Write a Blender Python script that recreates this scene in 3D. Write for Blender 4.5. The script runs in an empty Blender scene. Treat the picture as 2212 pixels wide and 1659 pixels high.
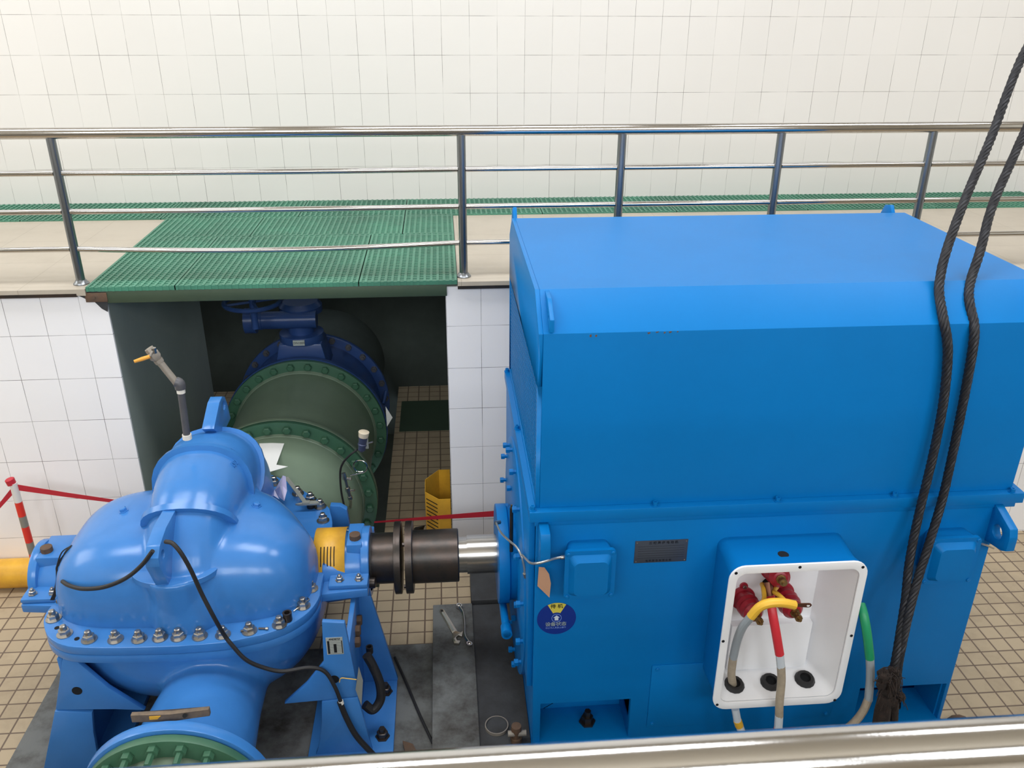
import bpy, bmesh, math, random
from mathutils import Vector, Matrix, Quaternion
random.seed(7)
S = bpy.context.scene
C = S.collection
PI = math.pi
V = Vector

# ------------------------------------------------------------------ camera
CAM = V((0.0, 0.0, 1.865))
FPX = 1856.06
def _cam_axes(a, b, c):
    ca, sa, cb, sb, cc, sc = math.cos(a), math.sin(a), math.cos(b), math.sin(b), math.cos(c), math.sin(c)
    f = V((-sb*ca, cb*ca, -sa)); r = V((cb, sb, 0)); d = f.cross(r)
    return cc*r + sc*d, -sc*r + cc*d, f
AR, AD, AF = _cam_axes(0.430141581, -0.0809775066, -0.0050177077)
cam = bpy.data.cameras.new('camera'); camo = bpy.data.objects.new('camera', cam); C.objects.link(camo)
cam.sensor_width = 36.0; cam.lens = FPX*36.0/2212.0; cam.clip_start = 0.02; cam.clip_end = 100
m = Matrix.Identity(4)
for i in range(3):
    m[i][0] = AR[i]; m[i][1] = -AD[i]; m[i][2] = -AF[i]; m[i][3] = CAM[i]
camo.matrix_world = m
cam.dof.use_dof = True; cam.dof.focus_distance = 5.2; cam.dof.aperture_fstop = 10.0
S.camera = camo
def _ray(u, v):
    return AR*((u-1106)/FPX) + AD*((v-829.5)/FPX) + AF
def az(u, v, z):                      # a point of the photograph on a level of known height
    d = _ray(u, v); return CAM + d*((z-CAM.z)/d.z)
def ay(u, v, y):                      # ... on an upright plane of known depth
    d = _ray(u, v); return CAM + d*((y-CAM.y)/d.y)

# ------------------------------------------------------------------ render look
S.view_settings.view_transform = 'Standard'; S.view_settings.look = 'None'
S.view_settings.gamma = 1.0; S.view_settings.exposure = 0.02
S.view_settings.use_curve_mapping = False

# ------------------------------------------------------------------ world + daylight through the hall's windows
w = bpy.data.worlds.new('world'); S.world = w; w.use_nodes = True
wn = w.node_tree.nodes; wn['Background'].inputs[0].default_value = (0.75, 0.85, 1.0, 1); wn['Background'].inputs[1].default_value = 1.0
HX0, HX1, HY0, HY1, HZ1 = -8.0, 9.5, -4.5, 8.395, 6.6      # the hall
PIT = -2.34
def daylight(name, loc, rot, sx, sy, power, col):
    l = bpy.data.lights.new(name, 'AREA'); l.shape = 'RECTANGLE'; l.size = sx; l.size_y = sy; l.energy = power; l.color = col
    o = bpy.data.objects.new(name, l); C.objects.link(o); o.location = loc; o.rotation_euler = rot
    return o
BACKWIN = [(-6.6, -4.0), (-3.2, -0.6), (0.2, 2.8), (3.6, 6.2)]      # windows in the wall behind the photographer
BWZ = (2.9, 5.6)
for k, (a, b) in enumerate(BACKWIN):
    daylight('daylight_window', ((a+b)/2, HY0-0.25, sum(BWZ)/2), (PI/2, 0, 0), b-a, BWZ[1]-BWZ[0], 240, (0.93, 0.97, 1.0))
SKYL = [(-6.2, -2.6), (-1.2, 2.4), (3.8, 7.4)]                        # roof lights above the pit
SKY = (3.4, 5.5)
for a, b in SKYL:
    daylight('daylight_roof', ((a+b)/2, sum(SKY)/2, HZ1+0.35), (0, 0, 0), b-a, SKY[1]-SKY[0], 235, (0.97, 0.98, 1.0))
LWIN = [(3.9, 7.4)]                                                   # side window at the left end
for a, b in LWIN:
    daylight('daylight_side', (HX0-0.25, (a+b)/2, 3.4), (0, -PI/2, 0), 3.2, b-a, 150, (1.0, 0.95, 0.85))

# ------------------------------------------------------------------ materials
def rgb(r, g, b):
    f = lambda c: (c/255/12.92) if c/255 <= 0.04045 else ((c/255+0.055)/1.055)**2.4
    return (f(r), f(g), f(b), 1.0)
def mat(name, col, rough=0.5, metal=0.0, var=0.0, vscale=6.0, col2=None, bump=0.0, bscale=60.0, coat=0.0, spec=0.5, thr=None):
    m = bpy.data.materials.new(name); m.use_nodes = True
    nt = m.node_tree; N = nt.nodes; L = nt.links; p = N['Principled BSDF']
    p.inputs['Base Color'].default_value = col; p.inputs['Roughness'].default_value = rough
    p.inputs['Metallic'].default_value = metal; p.inputs['Coat Weight'].default_value = coat
    p.inputs['Specular IOR Level'].default_value = spec
    tc = N.new('ShaderNodeTexCoord')
    if col2 is not None or var > 0:
        n = N.new('ShaderNodeTexNoise'); n.inputs['Scale'].default_value = vscale; n.inputs['Detail'].default_value = 6; n.inputs['Roughness'].default_value = 0.65
        L.new(tc.outputs['Object'], n.inputs['Vector'])
        r = N.new('ShaderNodeValToRGB')
        lo, hi = thr if thr else (0.35, 0.7)
        r.color_ramp.elements[0].position = lo; r.color_ramp.elements[1].position = hi
        c2 = col2 if col2 is not None else tuple(min(1, c*(1+var)) for c in col[:3])+(1,)
        r.color_ramp.elements[0].color = col if col2 is not None else tuple(c*(1-var) for c in col[:3])+(1,)
        r.color_ramp.elements[1].color = c2
        L.new(n.outputs['Fac'], r.inputs['Fac']); L.new(r.outputs['Color'], p.inputs['Base Color'])
    if bump > 0:
        n2 = N.new('ShaderNodeTexNoise'); n2.inputs['Scale'].default_value = bscale; n2.inputs['Detail'].default_value = 3
        L.new(tc.outputs['Object'], n2.inputs['Vector'])
        b = N.new('ShaderNodeBump'); b.inputs['Strength'].default_value = bump; b.inputs['Distance'].default_value = 0.004
        L.new(n2.outputs['Fac'], b.inputs['Height']); L.new(b.outputs['Normal'], p.inputs['Normal'])
    return m
def tiles(name, ua, va, wu, wv, ou, ov, gap, col, grout, rough, var=0.03, faint=0.0, stain=None, stain_amt=0.0):
    """rectangular tiles over two world axes; grout lines gap wide, partly filled where faint > 0"""
    m = bpy.data.materials.new(name); m.use_nodes = True
    nt = m.node_tree; N = nt.nodes; L = nt.links; p = N['Principled BSDF']; p.inputs['Roughness'].default_value = rough
    tc = N.new('ShaderNodeTexCoord'); sp = N.new('ShaderNodeSeparateXYZ'); L.new(tc.outputs['Object'], sp.inputs[0])
    def mth(op, a, b=None):
        n = N.new('ShaderNodeMath'); n.operation = op
        for i, x in enumerate((a, b)):
            if x is None: continue
            if isinstance(x, (int, float)): n.inputs[i].default_value = x
            else: L.new(x, n.inputs[i])
        return n.outputs[0]
    U = mth('DIVIDE', mth('SUBTRACT', sp.outputs[ua], ou), wu); W = mth('DIVIDE', mth('SUBTRACT', sp.outputs[va], ov), wv)
    def edge(x, wd):
        f = mth('FRACT', x); d = mth('MINIMUM', f, mth('SUBTRACT', 1.0, f)); return mth('LESS_THAN', d, gap/wd/2)
    line = mth('MAXIMUM', edge(U, wu), edge(W, wv))
    if faint > 0:
        n = N.new('ShaderNodeTexNoise'); n.inputs['Scale'].default_value = 3.3; n.inputs['Detail'].default_value = 4
        L.new(tc.outputs['Object'], n.inputs['Vector'])
        mr = N.new('ShaderNodeMapRange'); mr.inputs[1].default_value = 0.38; mr.inputs[2].default_value = 0.62; mr.inputs[3].default_value = 1-faint; mr.inputs[4].default_value = 1.0
        L.new(n.outputs['Fac'], mr.inputs[0]); line = mth('MULTIPLY', line, mr.outputs[0])
    cid = N.new('ShaderNodeCombineXYZ'); L.new(mth('FLOOR', U), cid.inputs[0]); L.new(mth('FLOOR', W), cid.inputs[1])
    wn_ = N.new('ShaderNodeTexWhiteNoise'); L.new(cid.outputs[0], wn_.inputs['Vector'])
    mix0 = N.new('ShaderNodeMix'); mix0.data_type = 'RGBA'; L.new(wn_.outputs['Value'], mix0.inputs['Factor'])
    mix0.inputs['A'].default_value = tuple(c*(1-var) for c in col[:3])+(1,); mix0.inputs['B'].default_value = tuple(min(1, c*(1+var)) for c in col[:3])+(1,)
    out = mix0.outputs['Result']
    if stain is not None:
        n = N.new('ShaderNodeTexNoise'); n.inputs['Scale'].default_value = 2.2; n.inputs['Detail'].default_value = 8; n.inputs['Roughness'].default_value = 0.7
        L.new(tc.outputs['Object'], n.inputs['Vector'])
        mr = N.new('ShaderNodeMapRange'); mr.inputs[1].default_value = 0.48; mr.inputs[2].default_value = 0.75; mr.inputs[3].default_value = 0; mr.inputs[4].default_value = stain_amt
        L.new(n.outputs['Fac'], mr.inputs[0])
        ms = N.new('ShaderNodeMix'); ms.data_type = 'RGBA'; L.new(mr.outputs[0], ms.inputs['Factor']); L.new(out, ms.inputs['A']); ms.inputs['B'].default_value = stain
        out = ms.outputs['Result']
    mix = N.new('ShaderNodeMix'); mix.data_type = 'RGBA'; L.new(line, mix.inputs['Factor']); L.new(out, mix.inputs['A']); mix.inputs['B'].default_value = grout
    L.new(mix.outputs['Result'], p.inputs['Base Color'])
    b = N.new('ShaderNodeBump'); b.inputs['Strength'].default_value = 0.35; b.inputs['Distance'].default_value = 0.002; b.invert = True
    L.new(line, b.inputs['Height']); L.new(b.outputs['Normal'], p.inputs['Normal'])
    return m
M = {}
M['wall_far'] = tiles('upper_wall_tile', 0, 2, .2524, .331, 3.3068, -.004, .0028, rgb(226, 222, 217), rgb(108, 102, 94), .22, .012, .8)
M['wall_low'] = tiles('lower_wall_tile', 0, 2, .2545, .3315, -2.7717, -.0105, .003, rgb(250, 248, 248), rgb(92, 84, 82), .18, .012, .55)
M['wall_low_r'] = tiles('pit_wall_tile', 0, 2, .248, .3315, .2471, -.0105, .003, rgb(250, 248, 248), rgb(92, 84, 82), .18, .012, .55)
M['floor'] = tiles('floor_tile', 0, 1, .1215, .1235, -.3443, 4.788, .011, rgb(178, 160, 132), rgb(105, 88, 74), .5, .06, .0, rgb(120, 104, 84), .45)
M['walk'] = tiles('walkway_tile', 0, 1, .6, .6, .11, 5.86, .003, rgb(188, 178, 162), rgb(140, 128, 112), .35, .02, .3, rgb(166, 155, 139), .5)
M['plaster'] = mat('white_plaster', rgb(232, 230, 222), .7)
M['hall'] = mat('beige_hall_plaster', rgb(186, 176, 160), .75)
M['hall_low'] = mat('darkened_pit_front', rgb(118, 116, 110), .7)  # unseen pit front wall coloured dark as if unlit, for darker reflections, less fill
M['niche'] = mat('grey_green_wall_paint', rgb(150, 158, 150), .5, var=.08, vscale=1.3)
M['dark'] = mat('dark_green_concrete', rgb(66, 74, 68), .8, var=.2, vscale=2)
M['conc'] = mat('stained_concrete', rgb(112, 114, 112), .75, col2=rgb(64, 60, 56), vscale=4.0, bump=.4, thr=(.42, .66))
M['conc_dark'] = mat('oily_concrete', rgb(64, 66, 68), .6, col2=rgb(40, 38, 38), vscale=4.0, bump=.3)
M['steel'] = mat('polished_stainless', rgb(205, 203, 200), .13, 1.0, bump=.02, bscale=200)
M['steel_post'] = mat('dull_stainless', rgb(138, 142, 146), .3, 1.0)
M['shaft'] = mat('machined_steel', rgb(190, 188, 184), .22, 1.0, bump=.03, bscale=300)
M['nut'] = mat('zinc_nut', rgb(178, 174, 168), .32, 1.0)
M['blue'] = mat('motor_blue_paint', rgb(2, 115, 187), .4, var=.04, vscale=1.5, spec=.22)
M['pump'] = mat('pump_blue_paint', rgb(62, 126, 196), .22, var=.07, vscale=2.5, bump=.05, bscale=25)
M['valve'] = mat('valve_blue_paint', rgb(46, 74, 128), .3, var=.08, vscale=5, bump=.08, bscale=40)
M['grate'] = mat('green_grating', rgb(74, 140, 114), .45, col2=rgb(62, 112, 92), vscale=1.6)
M['beam'] = mat('olive_green_paint', rgb(58, 75, 57), .5, var=.06, vscale=3)
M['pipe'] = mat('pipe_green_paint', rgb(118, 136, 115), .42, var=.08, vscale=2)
M['flange'] = mat('flange_green_paint', rgb(62, 104, 80), .4, var=.1, vscale=5)
M['yellow'] = mat('yellow_paint', rgb(236, 180, 56), .4, col2=rgb(205, 150, 48), vscale=5)
M['iron'] = mat('black_iron', rgb(72, 70, 68), .38, .85, col2=rgb(92, 80, 74), vscale=8, bump=.12, bscale=60)
M['rust'] = mat('rusty_steel', rgb(110, 82, 62), .75, .2, col2=rgb(84, 74, 64), vscale=14, bump=.4)
M['bar'] = mat('dull_brown_steel', rgb(132, 114, 94), .7, .2, col2=rgb(104, 92, 80), vscale=18, bump=.3)
M['black'] = mat('black_rubber', rgb(34, 33, 34), .55)
M['hole'] = mat('dark_opening', rgb(14, 16, 20), .9)
M['white'] = mat('white_powder_coat', rgb(248, 248, 250), .4, var=.01, vscale=4)
M['paper'] = mat('white_paper', rgb(242, 242, 238), .8)
M['lilac'] = mat('pale_lilac_paper', rgb(214, 210, 232), .8)
M['card'] = mat('brown_card', rgb(196, 150, 120), .85)
M['red'] = mat('red_tape', rgb(190, 36, 52), .5)
M['redpaint'] = mat('red_reflective', rgb(222, 52, 40), .4)
M['whitepost'] = mat('white_reflective', rgb(224, 220, 214), .4)
M['greypost'] = mat('grey_reflective', rgb(134, 130, 120), .4)
M['insul'] = mat('red_insulator', rgb(160, 30, 48), .3)
M['brass'] = mat('aged_brass', rgb(150, 124, 84), .35, .9)
M['copper'] = mat('dull_copper', rgb(126, 84, 66), .45, .7)
M['tape_y'] = mat('yellow_tape', rgb(236, 186, 60), .45)
M['tape_r'] = mat('red_heat_shrink', rgb(214, 50, 62), .4)
M['tape_g'] = mat('green_tape', rgb(34, 150, 100), .4)
M['cable_g'] = mat('grey_cable', rgb(160, 168, 174), .5)
M['cable_w'] = mat('white_cable', rgb(206, 214, 222), .5)
M['cable_t'] = mat('dirty_cable', rgb(172, 158, 138), .6, var=.12, vscale=20)
M['braid'] = mat('braided_conduit', rgb(190, 190, 186), .35, .8)
M['plate'] = mat('dark_nameplate', rgb(84, 92, 106), .4, .5)
M['plate_l'] = mat('silver_nameplate', rgb(196, 202, 196), .4, .3)
M['ink'] = mat('black_ink', rgb(20, 22, 26), .6)
M['ink_f'] = mat('faded_etching', rgb(38, 44, 56), .5, .3)
M['stick_b'] = mat('navy_sticker', rgb(8, 48, 140), .35)
M['stick_y'] = mat('yellow_sticker', rgb(222, 206, 84), .4)
M['stick_w'] = mat('white_print', rgb(215, 225, 240), .45)
M['stick_p'] = mat('pale_blue_print', rgb(120, 150, 220), .45)
M['stick_g'] = mat('greyish_print', rgb(150, 165, 170), .45)
M['rope'] = mat('greasy_wire_rope', rgb(44, 44, 48), .5, .4, var=.15, vscale=30)
M['burlap'] = mat('rotten_sacking', rgb(52, 40, 34), .95, col2=rgb(26, 21, 20), vscale=30, bump=.8, bscale=40)
M['chrome'] = mat('chrome_tool', rgb(214, 212, 206), .15, 1.0)
M['tool'] = mat('satin_tool_steel', rgb(196, 190, 178), .3, 1.0)
M['gauge'] = mat('grey_gauge_steel', rgb(158, 160, 152), .5, .4)
M['galv'] = mat('galvanised_pipe', rgb(150, 142, 132), .5, .3, var=.12, vscale=12)
M['galv_d'] = mat('dark_pipe', rgb(92, 92, 96), .5, .3, var=.1, vscale=12)
M['ptfe'] = mat('white_thread_tape', rgb(232, 226, 214), .8)
M['orange'] = mat('orange_handle_sleeve', rgb(224, 158, 62), .5)
M['sensor'] = mat('sensor_blue_grey', rgb(70, 76, 102), .35, .3)
M['cream'] = mat('cream_cap', rgb(214, 200, 176), .5)
M['frame'] = mat('window_frame', rgb(210, 212, 214), .4)

# ------------------------------------------------------------------ mesh building
class MB:
    def __init__(s): s.v = []; s.f = []
    def add(s, vs, fs):
        k = len(s.v); s.v += [V(p) for p in vs]; s.f += [tuple(i+k for i in f) for f in fs]; return s
    def box(s, a, b, mtx=None):
        (x0, y0, z0), (x1, y1, z1) = a, b
        vs = [V(p) for p in ((x0,y0,z0),(x1,y0,z0),(x1,y1,z0),(x0,y1,z0),(x0,y0,z1),(x1,y0,z1),(x1,y1,z1),(x0,y1,z1))]
        if mtx is not None: vs = [mtx @ p for p in vs]
        return s.add(vs, [(0,3,2,1),(4,5,6,7),(0,1,5,4),(1,2,6,5),(2,3,7,6),(3,0,4,7)])
    def lathe(s, prof, o, ax, n=32, caps=(True, True), ref=None):
        o = V(o); ax = V(ax).normalized()
        e = V(ref) if ref else (V((0, 0, 1)) if abs(ax.z) < .9 else V((1, 0, 0)))
        e = (e - ax*e.dot(ax)).normalized(); g = ax.cross(e)
        vs = []; fs = []
        for t, r in prof:
            for i in range(n):
                a = 2*PI*i/n; vs.append(o + ax*t + (e*math.cos(a)+g*math.sin(a))*r)
        for j in range(len(prof)-1):
            for i in range(n):
                k = (i+1) % n; fs.append((j*n+i, j*n+k, (j+1)*n+k, (j+1)*n+i))
        if caps[0]: fs.append(tuple(range(n-1, -1, -1)))
        if caps[1]: fs.append(tuple((len(prof)-1)*n+i for i in range(n)))
        return s.add(vs, fs)
    def cyl(s, a, b, r, r2=None, n=20):
        a = V(a); b = V(b); return s.lathe([(0, r), ((b-a).length, r if r2 is None else r2)], a, b-a, n)
    def tube(s, pts, r, n=10, closed=False, caps=True):
        pts = [V(p) for p in pts]; m_ = len(pts); rs = r if isinstance(r, (list, tuple)) else [r]*m_
        vs = []; fs = []; prev = None
        for i, p in enumerate(pts):
            if closed: t = pts[(i+1) % m_]-pts[i-1]
            else: t = pts[min(i+1, m_-1)]-pts[max(i-1, 0)]
            t.normalize()
            if prev is None:
                e = V((0, 0, 1)) if abs(t.z) < .9 else V((1, 0, 0))
            else: e = prev
            e = (e - t*e.dot(t)).normalized(); prev = e; g = t.cross(e)
            for k in range(n):
                a = 2*PI*k/n; vs.append(p + (e*math.cos(a)+g*math.sin(a))*rs[i])
        for i in range(m_ if closed else m_-1):
            for k in range(n):
                q = (k+1) % n; j = (i+1) % m_; fs.append((i*n+k, i*n+q, j*n+q, j*n+k))
        if caps and not closed:
            fs.append(tuple(range(n-1, -1, -1))); fs.append(tuple((m_-1)*n+k for k in range(n)))
        return s.add(vs, fs)
    def prism(s, poly, d):                 # poly: 3-d points of one flat outline, d: extrusion vector
        d = V(d); n = len(poly); p0 = [V(p) for p in poly]
        vs = p0 + [p+d for p in p0]
        fs = [tuple(range(n-1, -1, -1)), tuple(range(n, 2*n))] + [(i, (i+1) % n, n+(i+1) % n, n+i) for i in range(n)]
        return s.add(vs, fs)
    def frame(s, outer, inner, d):         # flat ring between two outlines with as many points, extruded by d
        d = V(d); n = len(outer); vs = [V(p) for p in outer]+[V(p) for p in inner]; vs += [p+d for p in vs]
        fs = []
        for i in range(n):
            k = (i+1) % n
            fs += [(i, k, n+k, n+i), (2*n+i, 3*n+i, 3*n+k, 2*n+k), (i, 2*n+i, 2*n+k, k), (n+i, n+k, 3*n+k, 3*n+i)]
        return s.add(vs, fs)
    def grid(s, P):                        # P[i][j] points
        m_, n = len(P), len(P[0]); vs = [p for row in P for p in row]
        return s.add(vs, [(i*n+j, i*n+j+1, (i+1)*n+j+1, (i+1)*n+j) for i in range(m_-1) for j in range(n-1)])
    def loft(s, rings, caps=True):         # closed rings with as many points
        n = len(rings[0]); vs = [p for r in rings for p in r]; fs = []
        for j in range(len(rings)-1):
            for i in range(n):
                k = (i+1) % n; fs.append((j*n+i, j*n+k, (j+1)*n+k, (j+1)*n+i))
        if caps: fs.append(tuple(range(n-1, -1, -1))); fs.append(tuple((len(rings)-1)*n+i for i in range(n)))
        return s.add(vs, fs)
    def build(s, name, m, parent=None, bevel=0.0, seg=2, ang=30, remesh=0.0, smooth=0, solid=0.0):
        me = bpy.data.meshes.new(name)
        base = V((0, 0, 0))
        if parent is not None: base = BASE[parent.name]
        me.from_pydata([tuple(p-base) for p in s.v], [], s.f)
        bm = bmesh.new(); bm.from_mesh(me)
        bmesh.ops.remove_doubles(bm, verts=bm.verts, dist=1e-6)
        bmesh.ops.recalc_face_normals(bm, faces=bm.faces)
        if bevel > 0:
            es = [e for e in bm.edges if len(e.link_faces) == 2 and e.calc_face_angle(0) > math.radians(50)]
            bmesh.ops.bevel(bm, geom=es, offset=bevel, segments=seg, profile=.5, affect='EDGES', clamp_overlap=True)
        for f in bm.faces: f.smooth = (not solid) or name == 'gland_guard'
        for e in bm.edges:
            if len(e.link_faces) == 2 and e.calc_face_angle(0) > math.radians(ang): e.smooth = False
        bm.to_mesh(me); bm.free()
        me.materials.append(M[m] if isinstance(m, str) else m)
        o = bpy.data.objects.new(name, me); C.objects.link(o)
        if parent is not None: o.parent = parent
        BASE[o.name] = base
        if solid:
            md = o.modifiers.new('thickness', 'SOLIDIFY'); md.thickness = solid; md.offset = 0
        if remesh:
            md = o.modifiers.new('skin', 'REMESH'); md.mode = 'VOXEL'; md.voxel_size = remesh; md.use_smooth_shade = True
            if smooth:
                sm = o.modifiers.new('fillets', 'SMOOTH'); sm.factor = .5; sm.iterations = smooth
        return o
BASE = {}
def thing(name, label, cat, loc, group=None):
    o = bpy.data.objects.new(name, None); C.objects.link(o); o.location = loc; o.empty_display_size = .1
    o['label'] = label; o['category'] = cat
    if group: o['group'] = group
    BASE[o.name] = V(loc); return o
def tag(o, label, cat, group=None, kind=None):
    o['label'] = label; o['category'] = cat
    if group: o['group'] = group
    if kind: o['kind'] = kind
    return o
def struct(o): o['kind'] = 'structure'; return o
def inst(src, name, parent, loc, rot=None):    # another copy of a part's mesh at a world place
    o = bpy.data.objects.new(name, src); C.objects.link(o); o.parent = parent
    o.location = V(loc)-BASE[parent.name]
    if rot is not None: o.rotation_mode = 'QUATERNION'; o.rotation_quaternion = rot
    BASE[o.name] = BASE[parent.name]
    return o
def mesh_only(mb, m, **k):
    o = mb.build('tmp', m, None, **k); me = o.data; bpy.data.objects.remove(o); return me
def toward(d): return V((0, 0, 1)).rotation_difference(V(d))
def rrect(cx, cy, hw, hh, r, n=5):            # rounded rectangle, 2-d
    out = []
    for sx, sy, a0 in ((1, 1, 0), (-1, 1, PI/2), (-1, -1, PI), (1, -1, 3*PI/2)):
        for i in range(n+1):
            a = a0 + PI/2*i/n; out.append((cx+sx*(hw-r)+r*math.cos(a), cy+sy*(hh-r)+r*math.sin(a)))
    return out
def spline(pts, k=8):                          # Catmull-Rom through points
    P = [V(p) for p in pts]; P = [P[0]*2-P[1]]+P+[P[-1]*2-P[-2]]; out = []
    for i in range(1, len(P)-2):
        for j in range(k):
            t = j/k; a, b, c, d = P[i-1], P[i], P[i+1], P[i+2]
            out.append(.5*((2*b)+(c-a)*t+(2*a-5*b+4*c-d)*t*t+(3*b-a-3*c+d)*t**3))
    return out+[P[-2]]
def writing(body, size, m, parent, o, xa, ya, name='lettering', thick=.0008, align='CENTER', sx=1.0, shear=0.0, bold=0.0):
    cu = bpy.data.curves.new('txt', 'FONT'); cu.body = body; cu.size = size; cu.align_x = align; cu.align_y = 'CENTER'
    cu.extrude = thick; cu.shear = shear; cu.offset = bold; cu.resolution_u = 3
    to = bpy.data.objects.new('txt', cu); C.objects.link(to)
    dg = bpy.context.evaluated_depsgraph_get(); me = bpy.data.meshes.new_from_object(to.evaluated_get(dg))
    bpy.data.objects.remove(to)
    xa = V(xa).normalized(); ya = V(ya).normalized(); za = xa.cross(ya); base = BASE[parent.name]
    for v in me.vertices: v.co = V(o)+xa*v.co.x*sx+ya*v.co.y+za*v.co.z-base
    me.materials.clear(); me.materials.append(M[m]); me.name = name
    ob = bpy.data.objects.new(name, me); C.objects.link(ob); ob.parent = parent; BASE[ob.name] = base
    return ob
def hexhead(r, h, n=6, top=.82):
    return MB().lathe([(0, r), (h*.82, r), (h, r*top)], (0, 0, 0), (0, 0, 1), n)

# ================================================================== the setting
NX0, NX1, NY = -2.335, -0.004, 5.82            # the niche under the walkway
def plane_wall(name, a, b, m): return struct(MB().box(a, b).build(name, m))
# pit floor with the pipe trench left open under the suction pipe
TR = (-2.16, -0.58, 5.45, 9.3)
fl = MB()
for x0, x1, y0, y1 in ((HX0, TR[0], .72, 9.3), (TR[1], HX1, .72, 9.3), (TR[0], TR[1], .72, TR[2])):
    fl.box((x0, y0, PIT-.15), (x1, y1, PIT))
struct(fl.build('floor', 'floor'))
struct(MB().box((TR[0]-.1, TR[2]-.1, PIT-.75), (TR[1]+.1, TR[3], PIT-.62)).build('floor_trench', 'dark'))
plane_wall('wall_pit_left', (HX0, NY, PIT), (NX0, NY+.02, -.045), 'wall_low')
plane_wall('wall_pit_right', (NX1, NY, PIT), (HX1, NY+.02, -.045), 'wall_low_r')
plane_wall('wall_niche_left', (NX0-.2, NY+.02, PIT), (NX0, 7.95, -.045), 'niche')
plane_wall('wall_niche_right', (NX1, NY+.02, PIT), (NX1+.2, 9.3, -.045), 'niche')
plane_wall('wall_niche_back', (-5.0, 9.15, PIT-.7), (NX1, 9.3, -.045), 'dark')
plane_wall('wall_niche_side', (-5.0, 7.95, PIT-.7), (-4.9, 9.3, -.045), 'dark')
plane_wall('wall_far', (HX0, HY1, -.2), (HX1, HY1+.25, HZ1), 'wall_far')
# the raised walkway: tiled slab on both sides of the opening that the gratings cover
GY0, GY1, GYM = 5.80, 7.745, 7.09
GX0, GX1 = -2.45, .084
wk = MB()
wk.box((HX0, NY-.03, -.045), (GX0, GY1, 0)); wk.box((GX1, NY-.03, -.045), (HX1, GY1, 0))
struct(wk.build('floor_walkway', 'walk'))
struct(MB().box((HX0, NY-.035, -.052), (GX0-.06, NY+.0, -.03)).build('trim_walkway_left', 'iron'))
struct(MB().box((GX1, NY-.035, -.052), (HX1, NY+.0, -.03)).build('trim_walkway_right', 'iron'))
# photographer's side: walkway, rear wall with its windows, end walls, roof
plane_wall('floor_gallery', (HX0, HY0, -.2), (HX1, .60, 0), 'walk')
plane_wall('wall_pit_front', (HX0, .40, PIT), (HX1, .60, -.2), 'hall_low')
def wall_with_holes(name, axis, at, th, r0, r1, z0, z1, holes, m):
    """upright wall across one axis with rectangular openings (range along wall, z range)"""
    b = MB()
    def add(a0, a1, c0, c1):
        if a1-a0 < 1e-4 or c1-c0 < 1e-4: return
        if axis == 'y': b.box((a0, at-th, c0), (a1, at, c1))
        else: b.box((at-th, a0, c0), (at, a1, c1))
    hs = sorted(holes); zz = (hs[0][2], hs[0][3]); add(r0, r1, z0, zz[0]); add(r0, r1, zz[1], z1); x = r0
    for a0, a1, _, _ in hs: add(x, a0, *zz); x = a1
    add(x, r1, *zz)
    return struct(b.build(name, m))
wall_with_holes('wall_rear', 'y', HY0, .2, HX0, HX1, 0, HZ1, [(a, b, *BWZ) for a, b in BACKWIN], 'hall')
wall_with_holes('wall_left', 'x', HX0, .2, HY0, 9.3, PIT, HZ1, [(a, b, 1.8, 5.0) for a, b in LWIN], 'plaster')
plane_wall('wall_right', (HX1, HY0, PIT), (HX1+.2, 9.3, HZ1), 'plaster')
ce = MB(); xs = [HX0]+[v for p in SKYL for v in p]+[HX1]
ce.box((HX0, HY0, HZ1), (HX1, SKY[0], HZ1+.2)); ce.box((HX0, SKY[1], HZ1), (HX1, HY1+.3, HZ1+.2))
for i in range(0, len(xs), 2): ce.box((xs[i], SKY[0], HZ1), (xs[i+1], SKY[1], HZ1+.2))
struct(ce.build('ceiling', 'hall'))
wi = 0
def window_frame(n, a0, a1, z0, z1, put):
    b = MB(); t = .05
    for i in range(5):
        x = a0+(a1-a0)*i/4; put(b, x-t/2, x+t/2, z0, z1)
    for z in (z0, z0+(z1-z0)*.62, z1): put(b, a0, a1, z-t/2, z+t/2)
    return struct(b.build('window_%d' % n, 'frame'))
for a, b_ in BACKWIN:
    wi += 1; window_frame(wi, a, b_, *BWZ, lambda b, x0, x1, z0, z1: b.box((x0, HY0-.14, z0), (x1, HY0-.06, z1)))
for a, b_ in LWIN:
    wi += 1; window_frame(wi, a, b_, 1.8, 5.0, lambda b, x0, x1, z0, z1: b.box((HX0-.14, x0, z0), (HX0-.06, x1, z1)))
for a, b_ in SKYL:
    wi += 1; window_frame(wi, a, b_, SKY[0], SKY[1], lambda b, x0, x1, y0, y1: b.box((x0, y0, HZ1+.1), (x1, y1, HZ1+.16)))

struct(MB().box((TR[1]+.05, 8.02, PIT), (NX1, 8.75, PIT+.004)).build('floor_painted_strip', 'beam'))
# machine foundations
struct(MB().box((-2.68, 2.3, PIT), (-.16, 4.78, PIT+.006)).build('pump_foundation', 'conc'))
struct(MB().box((-.16, 2.3, PIT), (.125, 5.06, PIT+.12)).build('motor_foundation_edge', 'conc', bevel=.006))
struct(MB().box((.125, 2.3, PIT), (2.93, 5.06, PIT+.1)).build('motor_foundation', 'conc_dark'))
struct(MB().box((.12, 5.08, PIT), (2.93, 5.42, PIT+.125)).build('motor_foundation_rear', 'conc_dark', bevel=.006))

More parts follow.
